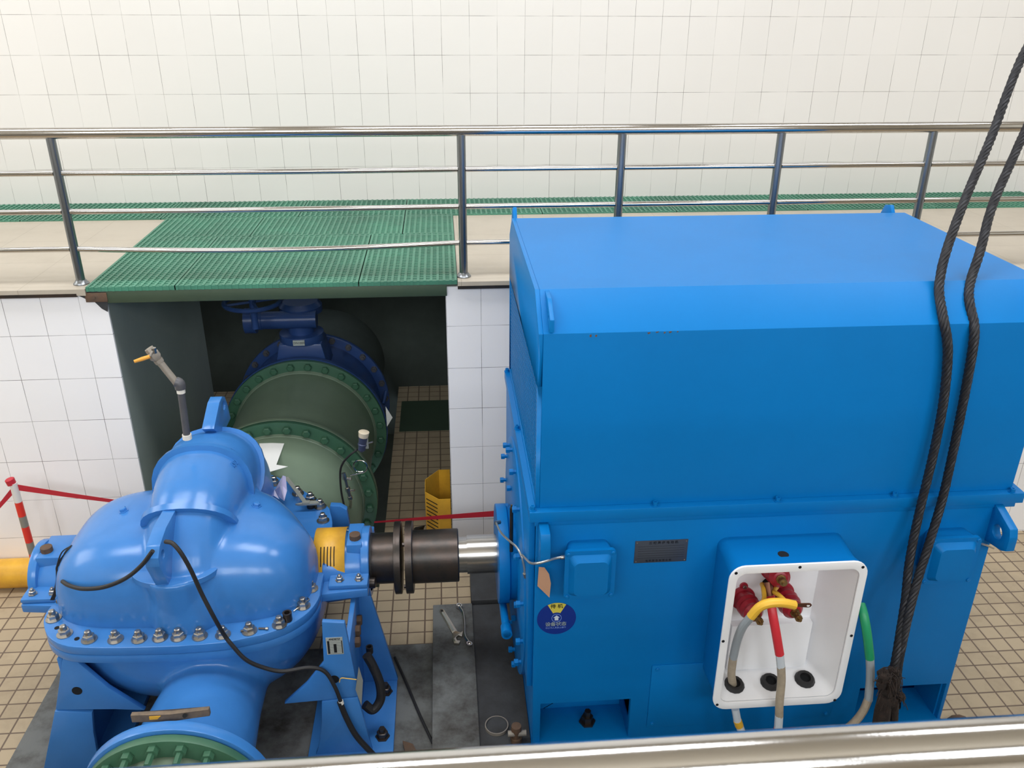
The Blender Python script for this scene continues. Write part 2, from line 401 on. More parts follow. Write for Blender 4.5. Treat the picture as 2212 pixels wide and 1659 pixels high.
# ================================================================== green gratings, every panel a thing
def grating(x0, x1, y0, y1, label, px=.046, py=.042):
    b = MB(); h = .02; t = .018
    nx = max(1, round((x1-x0)/px)); ny = max(1, round((y1-y0)/py))
    for i in range(nx+1):
        x = x0+(x1-x0)*i/nx; x = min(max(x, x0+t/2), x1-t/2); b.box((x-t/2, y0-.003, -h), (x+t/2, y1+.002, .012))
    for j in range(ny+1):
        y = y0+(y1-y0)*j/ny; y = min(max(y, y0+.011), y1-.011); b.box((x0, y-.011, -h), (x1, y+.011, .008))
    return tag(b.build('floor_grating', 'grate'), label, 'floor grating', 'green floor gratings on the walkway')
g = .004
FR = [GX0, -1.853, -.605, GX1]
names = ['narrow left panel of green grating at front edge of walkway, beside the railing post', 'wide middle panel of green grating above the dark beam front', 'right panel of green grating at the front edge, next to beige tiles']
for k in range(3): grating(FR[k]+g, FR[k+1]-g, GY0, GYM-g, names[k])
BR = [GX0, -1.598, -.349, GX1]
names = ['left panel of green grating in the second row, meeting beige tiles in a corner', 'middle panel of green grating in the second row behind the lower rails', 'right panel of green grating in the second row with wet patches']
for k in range(3): grating(BR[k]+g, BR[k+1]-g, GYM+g, GY1-g, names[k])
ST = [-4.9, -3.7, -2.5, -1.3, -.35, .9, 2.15, 3.4, 4.65, 5.9]
names = ['long green grating strip at foot of tiled wall, leftmost piece by the frame edge', 'green grating strip along the wall behind the left railing post',
         'green grating strip at the wall behind the second row of gratings, left half', 'green grating strip at the wall behind the second row of gratings, right half',
         'green grating strip at the wall behind the middle railing post', 'green grating strip at wall above left end of blue motor cover', 'green grating strip at wall above middle of blue motor cover',
         'green grating strip at wall above right end of blue motor cover', 'green grating strip at wall behind the two wire ropes']
for k in range(len(ST)-1): grating(ST[k]+g, ST[k+1]-g, GY1+g, HY1-.004, names[k], px=.046, py=.06)

# channel beam that carries the front gratings
t = thing('steel_beam', 'olive green steel channel under front edge of gratings with rusty plate at its left end', 'beam', (-1.17, 5.82, -.1))
b = MB(); b.box((GX0+.13, 5.80, -.105), (NX1+.01, 5.815, -.021)); b.box((GX0+.13, 5.815, -.105), (NX1+.01, 5.87, -.093)); b.box((GX0+.13, 5.815, -.033), (NX1+.01, 5.87, -.021))
b.build('channel', 'beam', t, bevel=.002)
e = MB().box((-2.46, 5.795, -.095), (-2.315, 5.812, -.03)).build('end_plate', 'rust', t, bevel=.002); e['label'] = 'rusty brown end plate'
MB().cyl((-2.40, 5.795, -.06), (-2.40, 5.788, -.06), .009, n=6).build('bolt', 'rust', t)
# broken corner of the wall under the post
bc = MB()
pts = [(160, 626), (172, 640), (190, 648), (205, 653), (220, 667), (233, 674), (233, 655), (229, 640), (205, 628)]
bc.prism([ay(u, v, 5.8185) for u, v in pts], (0, .004, 0))
struct(bc.build('trim_broken_corner', 'conc_dark'))

# ================================================================== stainless railing across the walkway
def railing(name, label, ry, posts, x0, x1, levels, sag=None, top=1.012):
    t = thing(name, label, 'railing', ((x0+x1)/2, ry, 0))
    MB().cyl((x0, ry, top), (x1, ry, top), .0365, n=48).build('handrail', 'steel', t)
    for x in posts:
        p = MB().cyl((x, ry, 0), (x, ry, top-.027), .0295, n=24).build('post', 'steel_post', t)
        MB().lathe([(0, .052), (.006, .052), (.018, .04), (.03, .034)], (x, ry, .001), (0, 0, 1), 24).build('base_collar', 'steel_post', p)
    ps = sorted(posts)
    for i in range(len(ps)-1):
        for k, z in enumerate(levels):
            d = sag(i, k) if sag else 0.0
            a, b_ = ps[i]+.027, ps[i+1]-.027
            pts = [(a+(b_-a)*j/12, ry, z-d*math.sin(PI*j/12)) for j in range(13)]
            MB().tube(pts, .0185, 16).build('rail', 'steel', t)
    return t
PX = [-3.75, -2.515, .13, 1.222, 2.33, 3.415, 4.5]
railing('railing', 'polished stainless railing with three lower rails along the tiled walkway', 5.916, PX, -4.6, 5.6, (.757, .503, .247), lambda i, k: (.03 if (i == 1 and k == 2) else .004 if i == 1 else 0))
railing('gallery_railing', 'blurred stainless handrail in the foreground along the bottom edge', .745, [-2.4, -1.2, 1.25, 2.4], -2.6, 2.6, (.757, .503, .247), top=.998)

# ================================================================== electric motor
MX0, MX1 = .425, 2.905
CX0, CX1 = .42, 2.955
MY0, MY1 = 3.66, 5.40
YS, ZS = 4.55, -1.42
mo = thing('electric_motor', 'huge bright blue electric motor with box shaped cooler cover', 'electric motor', (1.66, 4.53, PIT+.1))
ZB = -2.16
# body: welded box with foot pockets at both lower front corners
b = MB(); F = MY0; pk = .26
b.prism([(x, F, z) for x, z in ((MX0, -.59), (MX0, ZB), (.47, ZB), (.47, -1.83), (.99, -1.83), (.99, ZB), (2.355, ZB), (2.355, -1.85), (2.882, -1.85), (2.882, ZB), (MX1, ZB), (MX1, -.59))], (0, .03, 0))
b.box((MX0, F+.03, ZB), (MX0+.03, MY1, -.59)); b.box((MX1-.03, F+.03, ZB), (MX1, MY1, -.59)); b.box((MX0+.03, MY1-.03, ZB), (MX1-.03, MY1, -.59))
b.box((MX0+.03, F+.03, -.62), (MX1-.03, MY1-.03, -.59))
for x0, x1, zt in ((.47, .99, -1.83), (2.355, 2.882, -1.85)):
    b.box((x0, F+.03, zt), (x1, F+pk, zt+.03)); b.box((x0, F+pk, ZB), (x1, F+pk+.03, zt+.03))
    for x in (x0-.02, x1): b.box((x, F+.03, ZB), (x+.02, F+pk, zt))
b.build('frame', 'blue', mo, bevel=.004)
for x0, x1 in ((.44, 1.0), (2.345, 2.9)):
    fo = MB().box((x0, F-.04, PIT+.1), (x1, F+pk, ZB+.035)).build('foot', 'blue', mo, bevel=.006)
    MB().lathe([(0, .05), (.012, .05), (.012, .034), (.05, .034), (.05, .02), (.09, .02)], ((x0+x1)/2+.05, F+.13, ZB+.035), (0, 0, 1), 6).build('foot_bolt', 'iron', fo)
# access panel
p = MB().box((1.095, F-.008, -2.05), (2.2, F, -1.585)).build('access_panel', 'blue', mo, bevel=.003)
for x, z in ((1.125, -1.61), (1.125, -2.02), (2.17, -2.02)): inst(mesh_only(hexhead(.011, .008), 'blue'), 'screw', p, (x, F-.008, z), toward((0, -1, 0)))
# cover flange + cooler cover with chamfered long edges
b = MB().box((.388, 3.637, -.586), (3.005, 5.432, -.526)); b.box((.415, 3.655, -.62), (2.98, 5.41, -.586))
b.build('cover_flange', 'blue', mo, bevel=.003)
sec = [(3.68, -.526), (3.672, .423), (3.868, .575), (5.262, .575), (5.432, .43), (5.425, -.526)]
b = MB().prism([(CX0+.022, y, z) for y, z in sec], (CX1-CX0-.022, 0, 0)); b.build('cooler_cover', 'blue', mo, bevel=.003, ang=12)
# open end face: frame with expanded metal
ex = MB(); xo = CX0
ex.prism([(xo, 3.68, .15), (xo, 3.672, .423), (xo, 3.868, .575), (xo, 5.262, .575), (xo, 5.432, .43), (xo, 5.425, .15)], (.022, 0, 0))
ex.box((xo, 3.68, -.526), (xo+.022, 3.715, .15)); ex.box((xo, 5.39, -.526), (xo+.022, 5.425, .15)); ex.box((xo, 3.715, -.526), (xo+.022, 5.39, -.50))
ef = ex.build('end_frame', 'blue', mo, bevel=.002)
MB().box((xo+.018, 3.715, -.5), (xo+.0215, 5.39, .15)).build('mesh_backing', 'hole', mo)
mm = MB(); y0, y1, z0, z1 = 3.705, 5.40, -.505, .155; sl = .2; H = z1-z0; pit_ = .026
for sgn in (1, -1):
    k = -int((y1-y0)*sl/pit_)-1
    while k*pit_ < H+(y1-y0)*sl+.1:
        c = z0+k*pit_; seg = []
        for yy in (y0, y1):
            seg.append((yy, c+sgn*sl*(yy-y0) if sgn > 0 else c-sl*(yy-y0)+0))
        (ya, za), (yb, zb) = seg; k += 1
        if ya == yb: continue
        pts = []
        for tt in (0, 1): pts.append((ya+(yb-ya)*tt, za+(zb-za)*tt))
        (ya, za), (yb, zb) = pts
        def clip(ya, za, yb, zb):
            t0, t1 = 0.0, 1.0; dz = zb-za
            for lim, sg in ((z0, 1), (z1, -1)):
                if abs(dz) < 1e-9: continue
                tt = (lim-za)/dz
                if dz*sg > 0: t0 = max(t0, tt)
                else: t1 = min(t1, tt)
            return t0, t1
        t0, t1 = clip(ya, za, yb, zb)
        if t1-t0 < .01: continue
        A = V((xo+.006, ya+(yb-ya)*t0, za+(zb-za)*t0)); B = V((xo+.006, ya+(yb-ya)*t1, za+(zb-za)*t1))
        d = (B-A).normalized(); nrm = d.cross(V((1, 0, 0))).normalized()*.0042
        mm.prism([A-nrm, A+nrm, B+nrm, B-nrm], (.005, 0, 0))
mm.build('expanded_metal_screen', 'blue', mo)
for k, (u, v, w_, h_) in enumerate(((1276, 725, 5, 5), (1288, 725, 5, 4), (1402, 719, 7, 3), (1420, 717, 8, 2), (1436, 718, 5, 3), (1448, 717, 7, 3), (1464, 716, 4, 2))):
    a, b_ = ay(u-w_/2, v+h_/2, 3.6705), ay(u+w_/2, v-h_/2, 3.6705)
    MB().prism([(a.x, 3.6705, a.z+.004), (a.x+.3*(b_.x-a.x), 3.6705, a.z-.004), (b_.x, 3.6705, a.z+.002), (b_.x-.002, 3.6705, b_.z), (a.x+.002, 3.6705, b_.z-.002)], (0, .004, 0)).build('paint_chip', 'rust', mo)
# cover bolts on the flange
bolt_small = mesh_only(MB().lathe([(0, .02), (.004, .02), (.004, .013), (.024, .013), (.024, .007), (.018, .007)], (0, 0, 0), (0, 0, 1), 16), 'blue')
for x, y in ((.405, 3.664), (1.033, 3.659), (1.675, 3.656), (2.299, 3.654), (2.94, 3.652), (.402, 4.55), (.404, 5.40)): inst(bolt_small, 'cover_bolt', mo, (x, y, -.526))
# lifting lugs
def lug(poly, x, th, hole=None, m='blue', name='lifting_lug', parent=mo):
    b = MB()
    if hole:
        hy, hz, r = hole; n = len(poly); an = sorted([math.atan2(z-hz, y-hy) for y, z in poly]+[2*PI*i/20-PI+.01 for i in range(20)]); out = []; inn = []
        for a in an:
            dy, dz = math.cos(a), math.sin(a); best = None
            for (y0_, z0_), (y1_, z1_) in zip(poly, poly[1:]+poly[:1]):
                ey, ez = y1_-y0_, z1_-z0_; den = dy*ez-dz*ey
                if abs(den) < 1e-9: continue
                t_ = ((y0_-hy)*ez-(z0_-hz)*ey)/den; k_ = ((y0_-hy)*dz-(z0_-hz)*dy)/den
                if t_ > 0 and -1e-6 <= k_ <= 1+1e-6 and (best is None or t_ > best): best = t_
            out.append((x, hy+dy*best, hz+dz*best)); inn.append((x, hy+dy*r, hz+dz*r))
        b.frame(out, inn, (th, 0, 0))
    else: b.prism([(x, y, z) for y, z in poly], (th, 0, 0))
    return b.build(name, m, parent, bevel=.004)
for x in (.468,):
    lug([(3.672, .43), (3.868, .57), (3.76, .565), (3.645, .50), (3.645, .44)], x, .02, (3.71, .487, .012))
lug([(3.672, .43), (3.868, .57), (3.76, .565), (3.645, .50), (3.645, .44)], 2.87, .02)
for x in (.452, 2.905):
    lug([(5.29, .56), (5.43, .43), (5.445, .50), (5.40, .60), (5.33, .63)] if x < 1 else [(5.29, .56), (5.43, .43), (5.46, .50), (5.40, .595), (5.33, .61)], x-.02, .025)
lug([(3.665, -.595), (3.55, -.60), (3.53, -.66), (3.53, -.76), (3.545, -.785), (3.665, -.84)], .435, .05)
lug([(3.665, -.60), (3.645, -.60), (3.50, -.655), (3.485, -.70), (3.485, -.78), (3.52, -.80), (3.665, -.83)], 2.865, .045, (3.585, -.725, .04))
# drive end: shield, bearing housing, bolts
b = MB(); th = [PI*2*i/48 for i in range(48)]
def shield(x0, x1, r, zc=-1.42): b.lathe([(0, r), (x1-x0, r)], (x0, YS, zc), (1, 0, 0), 56)
b.box((.395, 3.72, -1.75), (MX0+.002, 5.35, -.62)); shield(.385, MX0+.002, .745)
b.build('end_shield', 'blue', mo, bevel=.004)
b = MB().lathe([(0, .30), (.0, .315), (.065, .315), (.07, .30), (.072, .295), (.15, .295)], (.275, YS, ZS), (1, 0, 0), 56); b.build('bearing_housing', 'blue', mo, bevel=.003)
bolt_x = mesh_only(MB().lathe([(0, .014), (.02, .014), (.02, .021), (.042, .021), (.045, .018)], (0, 0, 0), (0, 0, 1), 6), 'blue')
for k in range(16):
    a = 2*PI*(k+.5)/16; inst(bolt_x, 'shield_bolt', mo, (.388, YS+.69*math.cos(a), ZS+.69*math.sin(a)), toward((-1, 0, 0)))
for k in range(8):
    a = 2*PI*(k+.3)/8; inst(bolt_x, 'bearing_bolt', mo, (.40, YS+.41*math.cos(a), ZS+.41*math.sin(a)), toward((-1, 0, 0)))
tp = MB().cyl((.35, 4.30, ZS+.19), (.35, 4.30, ZS+.50), .011, n=12).build('oil_level_tube', 'iron', mo)
MB().cyl((.35, 4.30, ZS+.50), (.35, 4.30, ZS+.52), .006, n=8).build('tube_tip', 'brass', tp)
dp = [ay(1085, 1296, 4.42), ay(1095, 1371, 4.02)]
dr = MB(); dr.cyl(dp[0], dp[1], .024, n=20); dr.cyl(dp[0]+(dp[1]-dp[0])*.78, dp[1], .033, n=20); dr.build('oil_drain_pipe', 'blue', mo, bevel=.002)
# shaft and motor half of the coupling
sh = MB().lathe([(0, .113), (.055, .113), (.055, .123), (.3, .123)], (.03, YS, ZS), (1, 0, 0), 48).build('shaft', 'shaft', mo)
cm = MB().lathe([(0, .06), (0, .228), (.042, .228), (.046, .222), (.046, .168), (.326, .168), (.333, .162), (.333, .1)], (-.30, YS, ZS), (1, 0, 0), 64).build('coupling_half', 'iron', mo, ang=30)
cb = mesh_only(hexhead(.014, .016), 'iron')
for k in range(4):
    a = 2*PI*(k+.35)/4; inst(cb, 'coupling_pin', mo, (-.314, YS+.195*math.cos(a), ZS+.195*math.sin(a)), toward((1, 0, 0)))
# small terminal boxes
def small_box(x0, x1, z0, z1, yf=3.54):
    r = MB(); w_, h_ = x1-x0, z1-z0; cx, cz = (x0+x1)/2, (z0+z1)/2
    r.loft([[(px, F+.001, pz) for px, pz in rrect(cx, cz+.01, w_*.40, h_*.44, .03)], [(px, yf+.045, pz) for px, pz in rrect(cx, cz, w_*.46, h_*.47, .03)], [(px, yf+.035, pz) for px, pz in rrect(cx, cz, w_*.46, h_*.47, .03)]])
    bx = r.build('sensor_box', 'blue', mo)
    l = MB(); l.loft([[(px, yf+.035, pz) for px, pz in rrect(cx, cz, w_/2, h_/2, .025)], [(px, yf+.012, pz) for px, pz in rrect(cx, cz, w_/2, h_/2, .025)]])
    l.loft([[(px, yf+.013, pz) for px, pz in rrect(cx, cz, w_*.42, h_*.42, .03)], [(px, yf-.025, pz) for px, pz in rrect(cx, cz, w_*.33, h_*.34, .03)]])
    lid = l.build('lid', 'blue', bx, ang=25)
    sc = mesh_only(MB().lathe([(0, .011), (.005, .011), (.007, .008)], (0, 0, 0), (0, 0, 1), 12), 'blue')
    for sx in (-1, 1):
        for sz in (-1, 1): inst(sc, 'screw', lid, (cx+sx*w_*.435, yf+.012, cz+sz*h_*.44), toward((0, -1, 0)))
    return bx
small_box(.562, .826, -1.01, -.71)
small_box(2.49, 2.77, -1.022, -.732)
# big terminal box, cover taken off
TX0, TX1, TZ0, TZ1, TF = 1.366, 2.08, -1.668, -.727, 3.388
cx, cz, hw, hh = (TX0+TX1)/2, (TZ0+TZ1)/2, (TX1-TX0)/2, (TZ1-TZ0)/2
def ring(y, w_, h_, r, dz=0): return [(px, y, pz+dz) for px, pz in rrect(cx, cz, w_, h_, r, 6)]
tb = MB()
outer = [ring(F+.002, hw-.02, hh-.012, .05), ring(TF+.09, hw-.02, hh-.012, .07), ring(TF+.012, hw-.008, hh-.004, .075)]
tb.loft(outer, caps=False)
tbo = tb.build('terminal_box', 'blue', mo, ang=30)
fr = MB(); fr.frame(ring(TF, hw, hh, .08), ring(TF, hw-.04, hh-.045, .05), (0, .012, 0)); fo = fr.build('rim', 'white', tbo, bevel=.002, ang=30)
li = MB()
BKY = F-.03
li.loft([ring(TF+.012, hw-.04, hh-.045, .05), ring(TF+.06, hw-.055, hh-.055, .05), ring(BKY, hw-.13, hh-.085, .05)], caps=False)
li.add([V(p) for p in ring(BKY, hw-.13, hh-.085, .05)], [tuple(range(28))])
li.box((TX0+.13, BKY-.05, TZ0+.09), (TX1-.135, BKY, TZ0+.40))
lo_ = li.build('lining', 'white', tbo, ang=40)
ho = mesh_only(MB().lathe([(0, .008), (.002, .008)], (0, 0, 0), (0, 0, 1), 12), 'hole')
for u, v in ((1590, 1238), (1728, 1225), (1864, 1225), (1562, 1385), (1839, 1373), (1549, 1522), (1803, 1512)):
    p_ = ay(u, v, TF); inst(ho, 'screw_hole', fo, (p_.x, TF-.0005, p_.z), toward((0, -1, 0)))
hp = az(1688, 1191, TZ1-.012)
MB().lathe([(0, .028), (.003, .028)], (hp.x, 3.49, TZ1-.014), (0, 0, 1), 24).build('plug_hole', 'hole', tbo)
# rubber grommets in the sloping floor of the box
for u, v in ((1586, 1478), (1664, 1473), (1738, 1467)):
    p_ = az(u, v, TZ0+.07); gz = TZ0+.055+.03*(p_.y-TF-.06)/(BKY-TF-.06)
    gr = MB().lathe([(0, .054), (.012, .056), (.03, .046), (.03, .03), (.004, .03)], (p_.x, p_.y, gz-.004), (0, -.2, 1), 14).build('grommet', 'black', tbo)
    MB().lathe([(0, .03), (.004, .03)], V((p_.x, p_.y, gz+.002)), (0, -.2, 1), 14).build('grommet_opening', 'hole', gr)
# three red insulators with brass studs, pointing forward and down
def insulator(bp, tip):
    d = (V(tip)-V(bp)); L_ = d.length
    o = MB().lathe([(0, .068), (.015, .068), (.02, .055), (L_*.28, .056), (L_*.33, .063), (L_*.42, .055), (L_*.5, .062), (L_*.6, .052), (L_*.68, .055), (L_*.78, .036), (L_*.8, .02)], bp, d, 28).build('insulator', 'insul', tbo)
    u_ = d.normalized(); st = V(bp)+u_*L_*.78
    s_ = MB(); s_.lathe([(0, .026), (.012, .026), (.012, .021), (.028, .021), (.028, .011), (.045, .011), (.045, .02), (.06, .02), (.06, .009), (.078, .009)], st, u_, 8)
    so = s_.build('stud', 'brass', o)
    e_ = u_.cross(V((1, 0, 0))).normalized()
    for sg in (-1, 1): MB().lathe([(0, .022), (.014, .022)], V(bp)+e_*.074*sg, u_, 14).build('ear', 'insul', o)
    for sg in (-1, 1): inst(mesh_only(hexhead(.012, .014), 'nut'), 'screw', o, V(bp)+e_*.074*sg+u_*.014, toward(u_))
    return o
IB = BKY-.005
insulator(ay(1603, 1290, IB), ay(1640, 1341, IB-.22))
insulator(ay(1687, 1279, IB), ay(1725, 1335, IB-.24))
insulator(ay(1668, 1225, IB), ay(1692, 1258, IB-.22))
rh = ay(1664, 1262, BKY-.004)
MB().cyl(rh, rh+V((0, .003, 0)), .048, n=24).build('lead_opening', 'hole', tbo)
# nameplate with worn etched lettering
npn = MB().box((.945, F-.004, -.878), (1.226, F, -.739)).build('nameplate', 'plate', mo, bevel=.001)
ri = mesh_only(MB().lathe([(0, .0045), (.002, .0035)], (0, 0, 0), (0, 0, 1), 10), 'nut')
for x in (.955, 1.216):
    for z in (-.75, -.868): inst(ri, 'rivet', npn, (x, F-.004, z), toward((0, -1, 0)))
writing('三 相 异 步 电 动 机', .018, 'ink_f', npn, (1.095, F-.0045, -.754), (1, 0, 0), (0, 0, 1), bold=.0004)
writing('电 机 股 份 有 限 公 司', .014, 'ink_f', npn, (1.075, F-.0045, -.866), (1, 0, 0), (0, 0, 1), bold=.0003)
rows = MB()
for r_ in range(6):
    z = -.775-.0145*r_
    rows.box((.962, F-.0047, z-.0005), (1.208, F-.004, z+.0005))
rows.build('etched_lines', 'ink_f', npn)
# round status sticker
scx, scz, sr = .5445, -1.221, .106
sg_ = MB().cyl((scx, F-.002, scz), (scx, F+.0, scz), sr, n=64).build('status_sticker', 'stick_b', mo)
wd = []
for i in range(9): a = PI/2+.49-.98*i/8; wd.append((scx+sr*math.cos(a), F-.0026, scz+sr*math.sin(a)))
for i in range(5): a = PI/2-.49+.98*i/4; wd.append((scx+.042*math.cos(a), F-.0026, scz+.042*math.sin(a)))
MB().prism(wd, (0, .0007, 0)).build('yellow_sector', 'stick_y', sg_)
writing('待 机', .030, 'ink', sg_, (scx-.001, F-.0035, scz+.083), (1, 0, 0), (0, 0, 1), bold=.0002)
MB().frame([(scx+.0275*math.cos(a), F-.003, scz+.004+.0275*math.sin(a)) for a in th], [(scx+.0245*math.cos(a), F-.003, scz+.004+.0245*math.sin(a)) for a in th], (0, .001, 0)).build('circle_outline', 'stick_p', sg_)
ar = [(0, .019), (.017, .004), (.010, .004), (.010, -.014), (-.010, -.014), (-.010, .004), (-.017, .004)]
MB().prism([(scx+x, F-.003, scz+.003+z) for x, z in ar], (0, .001, 0)).build('arrow', 'stick_w', sg_)
writing('设备状态', .029, 'stick_g', sg_, (scx-.003, F-.0035, scz-.037), (1, 0, 0), (0, 0, 1), bold=.0003)
writing('非工作人员禁止操作', .0125, 'stick_p', sg_, (scx-.003, F-.0035, scz-.061), (1, 0, 0), (0, 0, 1))

# braided sensor leads on the motor's drive end
sl_ = thing('sensor_lead', 'thin silver braided sensor lead from bearing cap to the left small box', 'cable', (.4, 4.1, -1.3))
p0 = [ay(1072, 1130, 4.32), ay(1082, 1150, 4.20), ay(1100, 1168, 4.05), ay(1116, 1182, 3.95), ay(1126, 1200, 3.90), ay(1132, 1222, 3.88), ay(1134, 1240, 3.87)]
MB().tube(spline(p0), .0065, 8).build('lead', 'braid', sl_)
p1 = [ay(1128, 1199, 3.88), ay(1136, 1207, 3.80), ay(1146, 1216, 3.60), ay(1160, 1217, 3.52), ay(1180, 1212, 3.52), ay(1200, 1206, 3.56), ay(1217, 1203, 3.57)]
MB().tube(spline(p1), .0065, 8).build('lead', 'braid', sl_)
MB().cyl(ay(1070, 1130, 4.33), ay(1080, 1128, 4.35), .012, n=10).build('end_fitting', 'nut', sl_)
MB().cyl(ay(1134, 1238, 3.87), ay(1137, 1247, 3.87), .013, n=10).build('end_fitting', 'nut', sl_)
MB().cyl(ay(1211, 1204, 3.57), ay(1222, 1203, 3.575), .011, n=10).build('end_fitting', 'nut', sl_)
s2 = MB().tube(spline([ay(2122, 1175, 3.57), ay(2132, 1178, 3.6), ay(2146, 1184, 3.66)]), .006, 8).build('sensor_lead', 'braid')
tag(s2, 'short pale lead at the right small box under the lifting lug', 'cable')
ct = MB(); pp = [ay(1164, 1225, 3.63), ay(1176, 1226, 3.61), ay(1186, 1240, 3.59), ay(1190, 1260, 3.59), ay(1187, 1291, 3.61), ay(1161, 1266, 3.64)]
ct.prism(pp, (0, .0015, 0)); tag(ct.build('cardboard_tag', 'card'), 'curled brown cardboard tag hanging under left lug of the motor', 'tag')

# ================================================================== power cables in the terminal box
def cable(name, label, segs, r=.022, cat='cable', group=None, loc=None):
    """segs: [(material, part name, [points])]"""
    t = thing(name, label, cat, loc or segs[0][2][-1], group)
    for m_, pn, pts in segs:
        rr = r*1.08 if 'tape' in pn or 'sleeve' in pn else r
        MB().tube(spline(pts, 6), rr, 12).build(pn, m_, t)
    return t
cy = cable('power_cable', 'grey power cable wrapped in yellow tape in open terminal box', [
    ('tape_y', 'tape', [ay(1622, 1332, 3.34), ay(1640, 1312, 3.33), ay(1662, 1303, 3.32), ay(1690, 1302, 3.32), ay(1716, 1307, 3.33)]),
    ('cable_g', 'sheath', [ay(1584, 1420, 3.46), ay(1592, 1385, 3.42), ay(1604, 1355, 3.38), ay(1623, 1331, 3.34)]),
    ('cable_t', 'dusty_sheath', [az(1584, 1483, TZ0+.04), ay(1580, 1455, 3.47), ay(1584, 1418, 3.46)])], group='cables of the terminal box')
MB().tube(spline([ay(1636, 1315, 3.34), ay(1650, 1295, 3.40), ay(1649, 1272, 3.48), ay(1646, 1262, 3.54)]), .012, 10).build('core', 'tape_y', cy)
MB().tube(spline([ay(1700, 1302, 3.34), ay(1682, 1285, 3.40), ay(1672, 1278, 3.46), ay(1678, 1268, 3.52)]), .012, 10).build('core', 'tape_y', cy)
lugp = MB(); a_, b_2 = ay(1714, 1307, 3.33), ay(1746, 1308, 3.33)
dl = (b_2-a_).normalized(); up = V((0, -.3, 1)).normalized(); pl = []
for i in range(9): an = -PI/2+PI*i/8; pl.append(b_2+dl*.018*math.cos(an)+up*.018*math.sin(an))
lugp.prism([a_-up*.012]+pl+[a_+up*.012], (0, .004, 0)); lg = lugp.build('cable_lug', 'copper', cy)
MB().cyl(b_2-V((0, .001, 0)), b_2+V((0, .0055, 0)), .008, n=14).build('lug_eye', 'white', lg)
cr = cable('power_cable', 'red sleeved power cable hanging down over lower rim of terminal box', [
    ('tape_r', 'sleeve', [ay(1664, 1287, 3.46), ay(1668, 1320, 3.40), ay(1676, 1365, 3.36), ay(1684, 1413, 3.345)]),
    ('cable_w', 'sheath', [ay(1684, 1412, 3.345), ay(1687, 1440, 3.342)]),
    ('cable_t', 'dusty_sheath', [ay(1687, 1438, 3.342), ay(1688, 1470, 3.34), ay(1684, 1515, 3.335), ay(1683, 1546, 3.335)]),
    ('cable_w', 'white_sheath', [ay(1683, 1544, 3.335), ay(1681, 1575, 3.335)]), ('tape_r', 'marker_tape', [ay(1681, 1573, 3.335), ay(1679, 1625, 3.34), ay(1676, 1700, 3.35)])], group='cables of the terminal box')
MB().cyl(ay(1663, 1288, 3.455), ay(1659, 1258, 3.50), .021, n=12).build('cable_lug', 'copper', cr)
cable('power_cable', 'white power cable with yellow marker band below left corner of terminal box', [
    ('cable_w', 'sheath', [ay(1588, 1530, 3.46), ay(1594, 1562, 3.45)]), ('tape_y', 'marker_tape', [ay(1593, 1556, 3.45), ay(1597, 1568, 3.45)]),
    ('cable_w', 'sheath', [ay(1597, 1566, 3.45), ay(1604, 1590, 3.44), ay(1612, 1640, 3.43), ay(1615, 1700, 3.42)])], group='cables of the terminal box')
cable('power_cable', 'green taped power cable curving past right side of terminal box', [
    ('tape_g', 'tape', [ay(1859, 1305, 3.45), ay(1866, 1330, 3.40), ay(1873, 1370, 3.36), ay(1879, 1422, 3.345)]),
    ('cable_g', 'sheath', [ay(1879, 1420, 3.345), ay(1880, 1460, 3.34), ay(1876, 1512, 3.33)]),
    ('cable_t', 'dusty_sheath', [ay(1876, 1510, 3.33), ay(1862, 1540, 3.33), ay(1835, 1570, 3.34), ay(1790, 1600, 3.36)])], group='cables of the terminal box')

# ================================================================== pump
PXC = -1.52
ZF = -1.365                                     # top of the split flange
pu = thing('split_case_pump', 'large blue double suction pump with humped volute casing', 'pump', (PXC, 4.55, PIT))
# outline of the split flange
OUT = [(-2.28, 4.25), (-2.312, 4.163), (-2.315, 4.055), (-2.26, 3.934), (-2.189, 3.854), (-2.088, 3.8), (-1.946, 3.778), (-1.757, 3.765), (-1.509, 3.757), (-1.264, 3.768), (-1.158, 3.791), (-1.037, 3.825),
       (-.919, 3.893), (-.835, 3.987), (-.791, 4.109), (-.79, 4.25), (-.79, 4.80), (-.823, 5.012), (-.867, 5.119), (-1.056, 5.326), (-1.183, 5.455), (-1.346, 5.578), (-1.5, 5.62), (-1.75, 5.58), (-1.95, 5.44), (-2.14, 5.25), (-2.26, 5.05), (-2.30, 4.80)]
outp = spline([V((x, y, 0)) for x, y in OUT+OUT[:1]], 3)[:-1]
def flange_layer(z0, z1, off=0): return MB().prism([(p.x, p.y, z0) for p in outp], (0, 0, z1-z0))
flange_layer(-1.419, ZF).build('upper_flange', 'pump', pu, bevel=.006)
flange_layer(-1.475, -1.422).build('lower_flange', 'pump', pu, bevel=.006)
def superell(cx, cy, cz, a, b_, c, n, top=True, nu=64, nv=14, n2=None, taper=0.0):
    n2 = n2 or n; g = lambda x: math.copysign(abs(x)**(2/n2), x)
    P = []
    for j in range(nv+1):
        phi = PI/2*j/nv; row = []
        for i in range(nu):
            t_ = 2*PI*i/nu; cp, sp_ = math.cos(phi), math.sin(phi)
            f = lambda x: math.copysign(abs(x)**(2/n), x)
            kx = 1-(taper*max(0, f(math.sin(t_))*g(cp)) if math.cos(t_) > 0 else 0)
            row.append(V((cx+a*kx*g(cp)*f(math.cos(t_)), cy+b_*g(cp)*f(math.sin(t_)), cz+(c if top else -c)*g(sp_))))
        P.append(row)
    return P
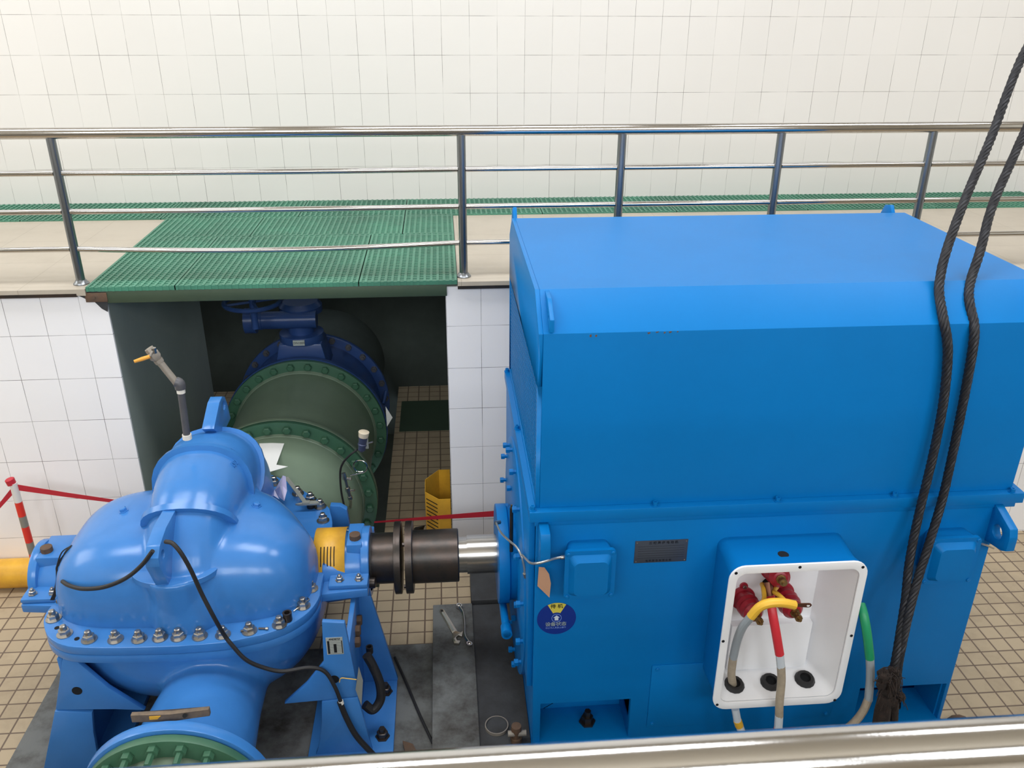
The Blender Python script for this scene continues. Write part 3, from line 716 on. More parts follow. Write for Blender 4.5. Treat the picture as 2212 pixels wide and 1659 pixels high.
def section(phi, w_, ro, depth):                # volute cross section in the plane at angle phi
    d = V((0, -math.cos(phi), math.sin(phi))); c = V((-1.5, YS, -1.42)); out = []
    for i in range(28):
        a = 2*PI*i/28; ca, sa = math.cos(a), math.sin(a); f = lambda x: math.copysign(abs(x)**(2/2.3), x)
        out.append(c + V((1, 0, 0))*w_*f(sa) + d*(ro-depth/2+depth/2*f(ca)))
    return out
def volute(phi):                                # (half width, outer radius)
    deg = math.degrees(phi)
    tab = [(-10, .19, .70), (8, .20, .716), (31, .215, .735), (48, .225, .741), (64, .24, .752), (84, .262, .762), (97, .275, .79), (112, .285, .83), (130, .29, .86), (150, .29, .87), (180, .29, .86), (200, .28, .85)]
    for (d0, w0, r0), (d1, w1, r1) in zip(tab, tab[1:]):
        if deg <= d1:
            k = max(0, (deg-d0)/(d1-d0)); return w0+(w1-w0)*k, r0+(r1-r0)*k
    return tab[-1][1:]
up_ = MB()
for xc, a in ((-1.555, .735),):
    up_.loft(superell(xc, 4.41, -1.40, a, .49, .485, 3.7, n2=3.2, taper=.38), caps=True)
phis = [math.radians(d) for d in range(-8, 190, 6)]
up_.loft([section(p, volute(p)[0], volute(p)[1], 2*volute(p)[0]*.98) for p in phis])
up_.cyl((-1.5, 4.00, -1.40), (-1.52, 4.03, -1.05), .14, .19, n=28)
up_.lathe([(0, .15), (1.47, .15)], (-2.27, YS, ZS), (1, 0, 0), 36)
upper = up_.build('upper_casing', 'pump', pu, remesh=.016, smooth=9)
# cast ribs round the volute
for deg, grow in ((61, .034), (97, .026), (126, .022)):
    b = MB(); p = math.radians(deg); w_, ro = volute(p)
    rings = []
    for dd, g_ in ((-2.0, -.01), (-1.5, grow), (1.3, grow), (1.8, -.01)):
        q = math.radians(deg+dd); rings.append(section(q, w_+g_, ro+g_, 2*w_*.98+g_))
    b.loft(rings); b.build('rib', 'pump', pu, ang=50)
b = MB(); b.loft([[V((-1.53+(.235+g_)*math.cos(a), 4.02+(.205+g_)*math.sin(a)*.75, z)) for a in [2*PI*i/36 for i in range(36)]] for z, g_ in ((-1.075, -.01), (-1.07, .0), (-1.04, 0), (-1.035, -.012))])
b.build('foot_ring', 'pump', pu, ang=50)
lg_ = lug([(4.22, -.76), (3.98, -.752), (3.85, -.778), (3.80, -.82), (3.795, -.87), (3.87, -1.04), (4.05, -1.04), (4.2, -.9)], -1.595, .07, (3.87, -.845, .026), 'pump', 'lifting_lug', pu)
lg_ = lug([(4.86, -.62), (5.06, -.535), (5.14, -.53), (5.2, -.56), (5.24, -.64), (5.26, -.75), (5.0, -.75)], -1.535, .075, (5.15, -.60, .03), 'pump', 'lifting_lug', pu)
plug = mesh_only(MB().lathe([(0, .03), (.006, .03), (.006, .022), (.022, .022), (.026, .016)], (0, 0, 0), (0, 0, 1), 6), 'pump')
# cast lettering on the side of the volute
from mathutils.bvhtree import BVHTree
_dg = bpy.context.evaluated_depsgraph_get(); _bv = BVHTree.FromObject(upper, _dg); _ub = BASE[upper.name]
def on_casing(u, v):                              # where a sight line meets the casting
    hit, nrm, _, _ = _bv.ray_cast(CAM-_ub, _ray(u, v).normalized())
    return (hit+_ub, nrm) if hit is not None else (ay(u, v, 4.6), V((0, -1, 0)))
for txt, (u0, v0), (u1, v1), sz in (('T', (498, 977), (504, 968), .045), ('150-000', (498, 1012), (521, 982), .05)):
    (a_, n0), (b_, n1) = on_casing(u0, v0), on_casing(u1, v1); n0 = (n0+n1).normalized(); xa = (b_-a_).normalized()
    writing(txt, sz, 'pump', pu, (a_+b_)/2+n0*.004, xa, n0.cross(xa), 'cast_lettering', .006, sx=min(1, (b_-a_).length/(sz*.62*len(txt))), bold=.001)
for u, v in ((267, 1104), (554, 1093)):
    a_, n0 = on_casing(u, v); inst(plug, 'casing_plug', pu, a_-n0*.002, toward(n0))
# lower casing with discharge neck
lw = MB(); lw.loft(superell(-1.53, 4.50, -1.44, .75, .68, .70, 2.9, top=False, n2=2.3), caps=True)
DX, DZ = -1.42, -1.875
lw.lathe([(0, .27), (.5, .285), (.8, .315), (1.0, .345), (1.06, .37)], (DX+.03, 4.30, DZ+.02), (-.03, -1, 0), 40)
lw.lathe([(0, .42), (.6, .44), (.85, .45)], (-1.40, 4.66, -1.96), (.04, 1, 0), 40)
lower = lw.build('lower_casing', 'pump', pu, remesh=.018, smooth=10)
df = MB().lathe([(0, .38), (0, .478), (.06, .478), (.06, .38)], (DX, 3.20, DZ), (0, 1, 0), 64, caps=(False, False)); df.build('discharge_flange', 'pump', pu, bevel=.003)
sf = MB().lathe([(0, .3), (0, .50), (.055, .50), (.055, .3)], (-1.366, 5.505, -2.0), (0, 1, 0), 64); sf.build('suction_flange', 'pump', pu)
# nuts round the split flange
nut_m = mesh_only(MB().lathe([(0, .036), (.007, .036), (.007, .031), (.032, .031), (.036, .026)], (0, 0, 0), (0, 0, 1), 6).lathe([(.03, .0185), (.05, .0185), (.058, .0165), (.062, .011)], (0, 0, 0), (0, 0, 1), 16), 'nut')
NUTS = [(-2.254, 4.034), (-2.142, 3.899), (-1.992, 3.844), (-1.849, 3.833), (-1.722, 3.827), (-1.612, 3.83), (-1.513, 3.827), (-1.398, 3.825), (-1.275, 3.828), (-1.136, 3.848), (-.98, 3.89), (-.871, 4.041), (-.846, 4.195),
        (-1.335, 5.50), (-1.264, 5.42), (-1.078, 5.272), (-.98, 5.186), (-.901, 5.092), (-.862, 4.919), (-2.262, 4.20)]
for x, y in NUTS:
    o = inst(nut_m, 'stud_nut', pu, (x, y, ZF), Quaternion((0, 0, 1), random.random()*1.0))
wash = mesh_only(MB().lathe([(0, .042), (.005, .042)], (0, 0, 0), (0, 0, 1), 24), 'nut')
for x, y in NUTS: inst(wash, 'washer', pu, (x, y, ZF+.0005))
dh = mesh_only(MB().lathe([(0, .014), (.002, .014)], (0, 0, 0), (0, 0, 1), 14), 'hole')
for x, y in ((-2.205, 3.955), (-2.062, 3.856)): inst(dh, 'dowel_hole', pu, (x, y, ZF))
# bearing brackets at both ends
def bearing(s):
    X = lambda d: (-.52-d) if s > 0 else (-2.53+d)     # distance inward from the outer face
    G0, GW = (.145, .19) if s > 0 else (.21, .15)
    nm = 'bearing_housing'; sgn = 1 if s > 0 else -1
    h = MB()
    h.lathe([(0, .16), (0, .208), (.05, .208), (.055, .17), (G0-.005, .175), (G0, .16)], (X(0), YS, ZS), (-sgn, 0, 0), 40)
    h.prism([(X(.0), 4.24, -1.41), (X(.0), 4.86, -1.41), (X(.235), 4.86, -1.41), (X(.235), 4.24, -1.41)], (0, 0, .028))
    h.box((min(X(.04), X(G0-.01)), 4.43, -1.40), (max(X(.04), X(G0-.01)), 4.67, -1.228))
    ho_ = h.build(nm, 'pump', pu, bevel=.008)
    l = MB(); l.prism([(X(0), 4.235, -1.47), (X(0), 4.865, -1.47), (X(.30), 4.90, -1.47), (X(.30), 4.20, -1.47)], (0, 0, .056))
    l.lathe([(0, .20), (.28, .23)], (X(.0), YS, ZS-.04), (-sgn, 0, 0), 32)
    l.build('bearing_bracket', 'pump', pu, bevel=.008)
    sm = mesh_only(MB().lathe([(0, .027), (.005, .027), (.005, .02), (.024, .02), (.026, .016)], (0, 0, 0), (0, 0, 1), 6).lathe([(.02, .011), (.038, .011), (.042, .008)], (0, 0, 0), (0, 0, 1), 12), 'nut')
    for d in (.055, .17): inst(sm, 'cap_bolt', ho_, (X(d), 4.29, -1.382)); inst(sm, 'cap_bolt', ho_, (X(d), 4.80, -1.382))
    MB().lathe([(0, .036), (.006, .036), (.006, .034), (.04, .034), (.042, .03)], (X(.085), 4.50, -1.236), (0, 0, 1), 12).build('breather_plug', 'rust', ho_)
    MB().lathe([(0, .02), (0, .16), (.02, .165)], (X(-.012), YS, ZS), (-sgn, 0, 0), 32).build('bearing_seal', 'black', ho_)
    # yellow gland guard, bent round the shaft
    gd = []
    for j in range(2):
        gd.append([V((X(G0+GW*j), YS-.20*math.cos(a), ZS+.005+.20*math.sin(a))) for a in [(-.3+PI*.85*i/18) for i in range(19)]])
    gg = MB().grid(gd).build('gland_guard', 'yellow', pu, solid=.004)
    so_ = MB()
    for k in range(5):
        d = G0+.06+.02*k; pts0 = [V((X(d+.002*(i-3)*(0)), YS-.204*math.cos(a), ZS+.005+.204*math.sin(a))) for i, a in enumerate([.42+.6*i/6 for i in range(7)])]
        pts1 = [p_+V((-sgn*.006, 0, 0)) for p_ in pts0]; so_.grid([pts0, pts1])
    so_.build('vent_slots', 'hole', gg)
    MB().cyl((X(.19), YS, ZS), (X(.42), YS, ZS), .085, n=24).build('shaft_sleeve', 'iron', pu)
    return ho_
bearing(1); bearing(-1)
# pump half of the coupling
MB().lathe([(0, .05), (0, .16), (.145, .16), (.145, .228), (.187, .228), (.187, .06)], (-.515, YS, ZS), (1, 0, 0), 64, caps=(True, True)).build('coupling_half', 'iron', pu, bevel=.003)
ce_ = mesh_only(MB().lathe([(0, .034), (.05, .034), (.055, .028)], (0, 0, 0), (0, 0, 1), 16), 'iron')
inst(ce_, 'seal_cap', pu, ay(800, 1258, 4.36)-V((.02, 0, 0)), toward((1, -.1, 0)))
# pedestals
def plate(poly, y, th=.03, name='foot_plate', m_='pump', par=pu, bev=.004): return MB().prism([(x, y, z) for x, z in poly], (0, th, 0)).build(name, m_, par, bevel=bev)
YP = 3.83
def arch(x0, x1, ztop, zbot, bulge, n=8):
    return [(x0+(x1-x0)*i/n+bulge*math.sin(PI*i/n)*.5, ztop+(zbot-ztop)*i/n) for i in range(n+1)]
R1 = [(-.735, -1.31), (-.612, -1.325), (-.578, -1.77), (-.57, -1.86), (-.80, -1.88), (-1.0, -1.89), (-.86, -1.75), (-.75, -1.6)]
plate(R1, YP)
R2 = [(-.585, -1.865), (-.515, -2.333), (-1.02, -2.333)]+list(reversed(arch(-.80, -1.02, -1.885, -2.333, .12)))
plate([(-.578, -1.868), (-.515, -2.333), (-.87, -2.333), (-.84, -2.26), (-.82, -2.17), (-.80, -2.05), (-.785, -1.885)], YP-.005)
L1 = [(-2.15, -1.47), (-2.265, -1.84), (-1.95, -1.86), (-1.78, -1.88), (-1.95, -1.7), (-2.08, -1.5)]
plate(L1, YP)
plate([(-2.268, -1.845), (-2.44, -2.333), (-1.98, -2.333), (-2.06, -2.27), (-2.10, -2.17), (-2.09, -2.02), (-2.07, -1.872)], YP-.005)
hl = mesh_only(MB().lathe([(0, .028), (.003, .028)], (0, 0, 0), (0, 0, 1), 24), 'hole')
inst(hl, 'lifting_hole', pu, (-2.12, YP+.001, -1.708), toward((0, -1, 0))); inst(hl, 'lifting_hole', pu, ay(722, 1467, YP+.001), toward((0, -1, 0)))
for s in (1,):
    X = (lambda x: x) if s > 0 else (lambda x: 2*PXC-.02-x)
    def bx(x0, x1, y0, y1, z0, z1): b = MB(); b.box((min(X(x0), X(x1)), y0, z0), (max(X(x0), X(x1)), y1, z1)); return b
    bx(-.90, -.395, 3.70, 4.41, PIT+.004, PIT+.045).build('base_plate', 'pump', pu, bevel=.004)
    w2 = MB(); w2.prism([(X(-.63), 3.86, -1.5), (X(-.63), 4.5, -1.5), (X(-.64), 4.5, PIT+.04), (X(-.64), 3.86, PIT+.04)], (.03*s, 0, 0)); w2.build('web_plate', 'pump', pu, bevel=.004)
    plate([(X(-.62), -1.50), (X(-.545), -1.50), (X(-.39), -2.295), (X(-.62), -2.295)], 4.40, .03, 'gusset')
    ab = mesh_only(MB().lathe([(0, .045), (.008, .045), (.008, .034), (.042, .034), (.045, .028), (.045, .02), (.07, .02)], (0, 0, 0), (0, 0, 1), 6), 'iron')
    for y in (3.93, 4.30): inst(ab, 'anchor_bolt', pu, (X(-.465), y, PIT+.045))
lb = MB(); lb.box((-2.42, 3.82, PIT+.004), (-2.0, 5.25, PIT+.045)); lb.build('base_plate', 'pump', pu, bevel=.004)
w2 = MB(); w2.prism([(-2.20, 3.86, -1.5), (-2.20, 5.2, -1.5), (-2.20, 5.25, PIT+.04), (-2.20, 3.86, PIT+.04)], (.03, 0, 0)); w2.build('web_plate', 'pump', pu, bevel=.004)
q = [ay(713, 1093, 5.12), ay(735, 1094, 5.12), ay(749, 1102, 5.12), ay(757, 1146, 5.12), ay(757, 1200, 5.12), ay(700, 1200, 5.12)]
MB().prism(q, (0, .05, 0)).build('rear_bracket', 'pump', pu, bevel=.005)
plate([(-2.06, -1.55), (-.95, -1.55), (-.85, -1.86), (-2.2, -1.86)], 5.0, .03, 'rear_web')
hb = mesh_only(hexhead(.035, .03), 'rust')
for u, v, y in ((757, 1387, 3.95), (765, 1362, 4.0), (772, 1340, 4.1)): inst(hb, 'side_bolt', pu, (-.602, y+.15, ay(u, v, y+.15).z), toward((1, 0, 0)))
# data plate
dpn = MB().box((-.724, YP-.004, -1.539), (-.632, YP, -1.42)).build('data_plate', 'plate_l', pu)
dz = YP-.0046
writing('ANDRITZ', .016, 'ink', dpn, (-.678, dz, -1.431), (1, 0, 0), (0, 0, 1), shear=.25, bold=.0006, thick=.0004, sx=.9)
bl = MB(); bl.box((-.718, dz, -1.533), (-.706, YP-.004, -1.442)); bl.box((-.640, dz, -1.533), (-.635, YP-.004, -1.442)); bl.box((-.684, dz, -1.526), (-.668, YP-.004, -1.466))
for k in range(9): bl.box((-.706, dz, -1.443-.0112*k-.0006), (-.640, YP-.004, -1.443-.0112*k+.0006))
bl.build('table_lines', 'ink', dpn)
# vent pipe with ball valve on the crown
vb, ve, vt = ay(404, 944, 4.56), ay(390, 838, 4.56), ay(341, 777, 4.56)
vp = MB().cyl(vb, ve, .020, n=16).build('vent_pipe', 'galv_d', pu)
MB().cyl(vb-V((0, 0, .012)), vb+(ve-vb).normalized()*.018, .026, n=16).build('thread_tape', 'ptfe', vp)
MB().cyl(ve-(ve-vb).normalized()*.03, ve-(ve-vb).normalized()*.0, .024, n=12).build('thread_tape', 'ptfe', vp)
MB().tube(spline([ve-(ve-vb).normalized()*.005, ve+V((-.002, 0, .028)), ve+(vt-ve).normalized()*.045], 5), [.03]*11, 16).build('elbow', 'galv_d', vp)
MB().cyl(ve+(vt-ve).normalized()*.03, vt, .020, n=16).build('arm_pipe', 'galv', vp)
d_ = (vt-ve).normalized()
bv = MB().lathe([(0, .026), (.02, .028), (.02, .022), (.04, .034), (.065, .034), (.08, .022), (.08, .028), (.10, .026)], vt-d_*.02, d_, 8).build('ball_valve', 'galv', vp)
h0 = vt+d_*.035+V((.01, -.015, .035)); h1 = ay(324, 770, 4.52); h2 = ay(290, 781, 4.50)
MB().tube([h0, h0*.5+h1*.5+V((0, 0, .005)), h1], .007, 8).build('handle_stem', 'galv', bv)
MB().tube([h1, h1*.5+h2*.5, h2], [.011, .012, .009], 10).build('lever_handle', 'orange', bv)
MB().cyl(h0-V((0, 0, .02)), h0+V((0, 0, .012)), .014, n=6).build('valve_nut', 'nut', bv)

# green discharge pipe at the front
dpipe = thing('discharge_pipe', 'green flanged discharge pipe bolted to front of pump at bottom edge', 'pipe', (DX, 2.9, PIT))
MB().lathe([(0, .37), (0, .462), (.045, .462), (.045, .37)], (DX, 3.145, DZ), (0, 1, 0), 64).build('flange', 'flange', dpipe, bevel=.003)
MB().lathe([(0, .36), (1.9, .36)], (DX, 1.25, DZ), (0, 1, 0), 56).build('pipe', 'pipe', dpipe)
fn = mesh_only(MB().lathe([(-.003, .034), (.004, .034), (.004, .03), (.036, .03), (.036, .018), (.095, .018), (.098, .014)], (0, 0, 0), (0, 0, 1), 6), 'flange')
for k in range(20):
    a = 2*PI*(k+.35)/20; inst(fn, 'flange_bolt', dpipe, (DX+.418*math.cos(a), 3.145, DZ+.418*math.sin(a)), toward((0, -1, 0)))

# ================================================================== suction line in the niche
SX, SZ, SR = -1.366, -2.0, .746
bolt_g = mesh_only(MB().lathe([(0, .038), (.006, .038), (.006, .034), (.028, .034), (.033, .026)], (0, 0, 0), (0, 0, 1), 6), 'flange')
def flange_bolts(parent, y, r, n, src, off=.5, nm='flange_bolt', sgn=-1):
    for k in range(n):
        a = 2*PI*(k+off)/n
        if math.sin(a) < -.55: continue
        inst(src, nm, parent, (SX+r*math.cos(a), y, SZ+r*math.sin(a)), toward((0, sgn, 0)))
YA, YB, YC = 6.22, 7.38, 8.07
s1 = thing('suction_reducer', 'short green pipe spool behind the pump carrying a white arrow', 'pipe', (SX, 5.7, PIT))
MB().lathe([(0, .485), (.07, .50), (.3, .63), (.64, .632)], (SX, 5.58, SZ), (0, 1, 0), 64, caps=(False, False)).build('pipe', 'pipe', s1)
MB().lathe([(0, .6), (0, SR), (.045, SR), (.045, .6)], (SX, YA-.05, SZ), (0, 1, 0), 72, caps=(False, False)).build('flange', 'flange', s1, bevel=.003)
MB().lathe([(0, .645), (.02, .636), (.03, .62)], (SX, YA-.05, SZ), (0, -1, 0), 64, caps=(False, False)).build('weld_bead', 'pipe', s1)
flange_bolts(s1, YA-.05, (.686), 28, bolt_g)
MB().lathe([(0, .3), (0, .50), (.045, .50), (.045, .3)], (SX, 5.563, SZ), (0, 1, 0), 72).build('flange', 'flange', s1, bevel=.003)
# paper arrow stuck on the crown of the pipe
arw = MB()
def on_pipe(u, v, r=.64):
    d = _ray(u, v); o_ = CAM-V((SX, 0, SZ)); A = d.x**2+d.z**2; B_ = o_.x*d.x+o_.z*d.z; D = B_*B_-A*(o_.x**2+o_.z**2-r*r)
    return CAM+d*((-B_-math.sqrt(max(D, 0)))/A)
ptsa = [on_pipe(u, v) for u, v in ((560, 958), (587, 957), (614, 958), (597, 1004), (583, 1004), (568, 1004), (548, 1003), (622, 1008), (577, 1021))]
arw.add(ptsa, [(0, 1, 4, 5), (1, 2, 3, 4), (6, 5, 8), (5, 4, 8), (4, 3, 8), (3, 7, 8)])
ao = arw.build('paper_arrow', 'paper', s1, solid=.002); ao['label'] = 'white paper arrow'
s2_ = thing('suction_pipe', 'wide green suction pipe between two bolted green flanges inside the dark niche', 'pipe', (SX, 6.5, PIT))
MB().lathe([(0, .645), (YB-YA+.02, .645)], (SX, YA, SZ), (0, 1, 0), 72, caps=(False, False)).build('pipe', 'pipe', s2_)
MB().lathe([(0, .6), (0, SR), (.045, SR), (.045, .6)], (SX, YA+.003, SZ), (0, 1, 0), 72, caps=(False, False)).build('flange', 'pipe', s2_, bevel=.003)
MB().lathe([(0, .6), (0, .757), (.05, .757), (.05, .6)], (SX, YB-.0, SZ), (0, 1, 0), 72, caps=(False, False)).build('flange', 'flange', s2_, bevel=.003)
MB().lathe([(0, .665), (.022, .65), (.03, .62)], (SX, YB-.002, SZ), (0, -1, 0), 64, caps=(False, False)).build('weld_bead', 'pipe', s2_)
flange_bolts(s2_, YB, .705, 28, bolt_g)
wt = MB().add([ay(833, 878, 7.41), ay(848, 902, 7.40), ay(836, 922, 7.40)], [(0, 1, 2)]); tag(wt.build('paper_tag', 'paper', solid=.002), 'small white paper triangle sticking out at right of rear green flange', 'paper')
# butterfly valve
bvv = thing('butterfly_valve', 'dark blue butterfly valve with gearbox behind the green suction flange', 'valve', (SX, 7.7, PIT))
MB().lathe([(0, .6), (0, .765), (.05, .765), (.05, .66), (YC-YB-.053, .66), (YC-YB-.053, .6)], (SX, YB+.053, SZ), (0, 1, 0), 72, caps=(False, False)).build('body', 'valve', bvv, ang=30)
MB().lathe([(0, .6), (0, .753), (.055, .753), (.055, .6)], (SX, YC, SZ), (0, 1, 0), 72, caps=(False, False)).build('flange', 'valve', bvv, bevel=.003)
bolt_b = mesh_only(MB().lathe([(0, .034), (.006, .034), (.006, .03), (.03, .03), (.03, .017), (.055, .017)], (0, 0, 0), (0, 0, 1), 6), 'galv_d')
flange_bolts(bvv, YC, .715, 26, bolt_b, .2)
ncy = 7.70; nc = ay(645, 735, ncy-.2); NX = nc.x; NZ = nc.z
nk = MB(); nk.loft([[V((NX+hx*sx_, ncy+hy*sy_, z)) for sx_, sy_ in ((-1, -1), (1, -1), (1, 1), (-1, 1))] for z, hx, hy in ((SZ+.60, .25, .18), (NZ-.06, .195, .16))])
nk.build('neck', 'valve', bvv, bevel=.01)
MB().lathe([(0, .205), (.075, .205)], (NX, ncy, NZ-.065), (0, 0, 1), 36).build('neck_flange', 'valve', bvv, bevel=.004)
ga, gb2 = ay(530, 693, 7.62), ay(684, 690, 7.62)
MB().cyl((NX, ncy, NZ), (NX, ncy, ga.z), .12, n=24).build('stem_column', 'valve', bvv)
GL = gb2.x-ga.x
MB().lathe([(0, .105), (0, .118), (.10, .118), (.10, .085), (.15, .088), (.155, .082), (.46, .082), (GL, .082), (GL, .05)], (ga.x, 7.62, ga.z), (1, 0, 0), 32).build('gearbox', 'valve', bvv, ang=30)
MB().lathe([(0, .2), (.06, .2), (.1, .16)], (NX, 7.78, ga.z+.03), (0, 0, 1), 36).build('gear_case', 'valve', bvv)
hwc = ay(545, 652, 7.3)
hw_ = MB(); hw_.tube([hwc+V((.24*math.cos(a), .24*math.sin(a), 0)) for a in [2*PI*i/40 for i in range(40)]], .02, 10, closed=True)
for k in range(4): a = PI/2*k+.4; hw_.tube([hwc, hwc+V((.24*math.cos(a), .24*math.sin(a), 0))], .012, 8)
hw_.cyl(hwc-V((0, 0, .25)), hwc+V((0, 0, .03)), .03); hw_.build('handwheel', 'valve', bvv)
pl_ = ay(646, 741, ncy-.208); sgp = MB().box((pl_.x-.055, ncy-.211, pl_.z-.026), (pl_.x+.05, ncy-.195, pl_.z+.026)).build('marking_plate', 'plate_l', bvv)
writing('DN1000', .028, 'ink', sgp, (pl_.x, ncy-.212, pl_.z), (1, 0, 0), (0, 0, 1), thick=.0005)
MB().tube([ay(828, 873, 7.85), ay(834, 845, 7.95)], .018, 10).build('side_rod', 'valve', bvv)
# pipe beyond the valve
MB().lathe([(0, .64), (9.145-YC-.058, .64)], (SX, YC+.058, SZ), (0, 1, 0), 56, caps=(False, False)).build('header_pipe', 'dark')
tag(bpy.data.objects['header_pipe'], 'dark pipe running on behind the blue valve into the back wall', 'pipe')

# pressure transmitter on the suction spool
pt = thing('pressure_transmitter', 'small pressure transmitter with cream cap and coiled siphon in front of green flange', 'pressure sensor', ay(790, 1010, 5.66))
a0, a1 = ay(781, 976, 5.62), ay(786, 934, 5.62)
d_ = (a1-a0)
MB().lathe([(0, .012), (.012, .02), (.02, .028), (d_.length*.35, .028), (d_.length*.36, .034), (d_.length*.42, .034), (d_.length*.44, .03), (d_.length*.78, .034)], a0, d_, 18).build('body', 'sensor', pt)
MB().lathe([(0, .036), (d_.length*.24, .04), (d_.length*.26, .034)], a0+d_*.78, d_, 12).build('cap', 'cream', pt)
MB().box(a0+V((.03, -.01, .03)), a0+V((.055, .01, .13))).build('mounting_bracket', 'gauge', pt)
MB().cyl(a0+V((.05, 0, .07)), a0+V((.09, -.01, .085)), .008, n=8).build('side_screw', 'nut', pt)
MB().tube(spline([a0+V((-.03, 0, .02)), ay(755, 984, 5.62), ay(741, 1000, 5.64), ay(735, 1020, 5.66), ay(737, 1060, 5.68), ay(745, 1100, 5.66)]), .008, 8).build('signal_cable', 'black', pt)
lc = ay(778, 1009, 5.66); lp = []
for i in range(22): a = -PI/2+2*PI*i/20; lp.append(lc+V((.052*math.cos(a), .001*i, .052*math.sin(a))))
MB().tube([ay(756, 1027, 5.66)]+lp, .0055, 8).build('siphon_loop', 'chrome', pt)
va_, vb_ = ay(742, 1022, 5.66), ay(757, 1078, 5.64)
vv = MB(); d_ = vb_-va_
vv.lathe([(0, .016), (.03, .02), (.05, .02), (.055, .012), (d_.length*.55, .012), (d_.length*.56, .02), (d_.length*.7, .02), (d_.length*.72, .015), (d_.length*.9, .015), (d_.length*.9, .02), (d_.length, .02)], va_, d_, 10); vv.cyl(va_+d_*.2, va_+d_*.2+V((.05, -.01, 0)), .012, n=8); vv.cyl(va_+d_*.68, va_+d_*.68+V((.05, -.01, .01)), .009, n=8)
vv.build('needle_valve', 'tool', pt)
MB().tube([vb_, vb_+V((-.04, .25, -.25))], .012, 8).build('impulse_pipe', 'tool', pt)

# ================================================================== loose tools and parts on the flange
def on_fl(u, v, dz=0): return az(u, v, ZF)+V((0, 0, dz))
dg = thing('depth_gauge', 'grey T-shaped depth gauge lying on rear flange of pump', 'measuring tool', on_fl(655, 1080))
a, b2 = on_fl(620, 1045, .05), on_fl(664, 1104, .052)
d_ = (b2-a).normalized(); n_ = d_.cross(V((0, 0, 1))).normalized()
MB().prism([a-n_*.014, a+n_*.014, b2+n_*.014, b2-n_*.014], (0, 0, .006)).build('beam', 'gauge', dg)
j0, j1 = on_fl(640, 1105, .05), on_fl(692, 1103, .05); jd = (j1-j0).normalized(); jn = V((0, 0, 1)).cross(jd)
MB().prism([j0, j0+jd*.1+jn*.035, j1-jd*.02+jn*.03, j1, j1-jd*.03-jn*.008, j0+jd*.02-jn*.008], (0, 0, .012)).build('base', 'gauge', dg)
MB().box(b2+V((-.03, -.005, .0)), b2+V((.02, .03, .016))).build('clamp', 'gauge', dg)
pr = thing('crumpled_paper', 'folded pale lilac paper standing on rear flange beside depth gauge', 'paper', on_fl(600, 1070))
px = {k: v for k, v in zip('abcdefgh', [ay(593, 1060, 5.20), ay(611, 1027, 5.22), ay(617, 1029, 5.20), ay(620, 1060, 5.15), ay(614, 1082, 5.10), ay(603, 1074, 5.12), ay(605, 1050, 5.11), ay(612, 1050, 5.19)])}
MB().add([px[k] for k in 'abcdefgh'], [(0, 1, 6), (1, 2, 7), (1, 7, 6), (7, 2, 3), (6, 7, 4), (7, 3, 4), (0, 6, 5), (6, 4, 5)]).build('fold', 'lilac', pr, solid=.0015)
MB().add([ay(580, 1060, 5.18), ay(592, 1056, 5.2), ay(603, 1078, 5.1), ay(590, 1070, 5.12)], [(0, 1, 2, 3)]).build('flap', 'lilac', pr, solid=.0015)
def socket(p, r, h, label): return tag(MB().lathe([(0, r*.92), (h*.15, r), (h, r), (h, r*.62), (h*.4, r*.6), (h*.4, .001)], p, (0, 0, 1), 20, caps=(True, False)).build('impact_socket', 'iron'), label, 'socket', 'black impact sockets')
socket(on_fl(622, 1340), .026, .055, 'brown-black impact socket standing on front right of pump flange')
socket(on_fl(672, 1096), .028, .05, 'black impact socket standing on rear flange beside the depth gauge')
socket(V((-.535, 4.2, ay(766, 1412, 4.2).z)), .022, .05, 'dark impact socket in the recess right of silver data plate')
def little_bolt(p, d, label):
    d = V(d).normalized(); t = thing('loose_screw', label, 'screw', p, 'loose screws on the pump flange'); p = V(p)+V((0, 0, .0085))
    MB().lathe([(0, .0055), (.04, .0055)], p, d, 10).build('shank', 'iron', t); MB().lathe([(0, .0085), (.014, .0085)], p+d*.04, d, 12).build('head', 'nut', t)
little_bolt(on_fl(520, 1366), (1, .25, 0), 'loose screw left of the cable-side stud on front flange')
little_bolt(on_fl(559, 1360), (1, -.12, 0), 'loose screw right of the front stud, between two stud nuts')
hk = MB().tube(spline([on_fl(634, 1322, .005), on_fl(650, 1311, .008), on_fl(668, 1297, .006)], 3)+[on_fl(668, 1296, .006), on_fl(657, 1289, .006)], .004, 6); tag(hk.build('hex_key', 'tool'), 'bent thin silver hex key on right corner of pump flange', 'hex key')

# black cable laid over the pump
cp = [ay(358, 1170, 3.78), ay(373, 1174, 3.74), ay(392, 1196, 3.72), ay(413, 1233, 3.72), ay(436, 1283, 3.72), ay(462, 1333, 3.71), ay(484, 1371, 3.74), ay(500, 1392, 3.73), ay(530, 1424, 3.72), ay(566, 1441, 3.74), ay(610, 1450, 3.76), ay(668, 1442, 3.79), ay(702, 1451, 3.80), ay(724, 1485, 3.79), ay(737, 1518, 3.79)]
bc_ = thing('black_cable', 'black cable from front lifting lug running down over pump to lower right', 'cable', cp[-1])
MB().tube(spline(cp), .0115, 10).build('thin_cable', 'black', bc_)
MB().tube(spline([ay(734, 1516, 3.79), ay(748, 1550, 3.79), ay(770, 1590, 3.78), ay(806, 1630, 3.77)]), .017, 10).build('sleeve', 'black', bc_)
MB().cyl(ay(736, 1514, 3.79), ay(738, 1520, 3.79), .014).build('white_end', 'ptfe', bc_)
cl = [ay(330, 1190, 3.79), ay(305, 1222, 3.80), ay(270, 1250, 3.83), ay(225, 1268, 3.86), ay(180, 1272, 3.90), ay(150, 1265, 3.97), ay(135, 1256, 4.05)]
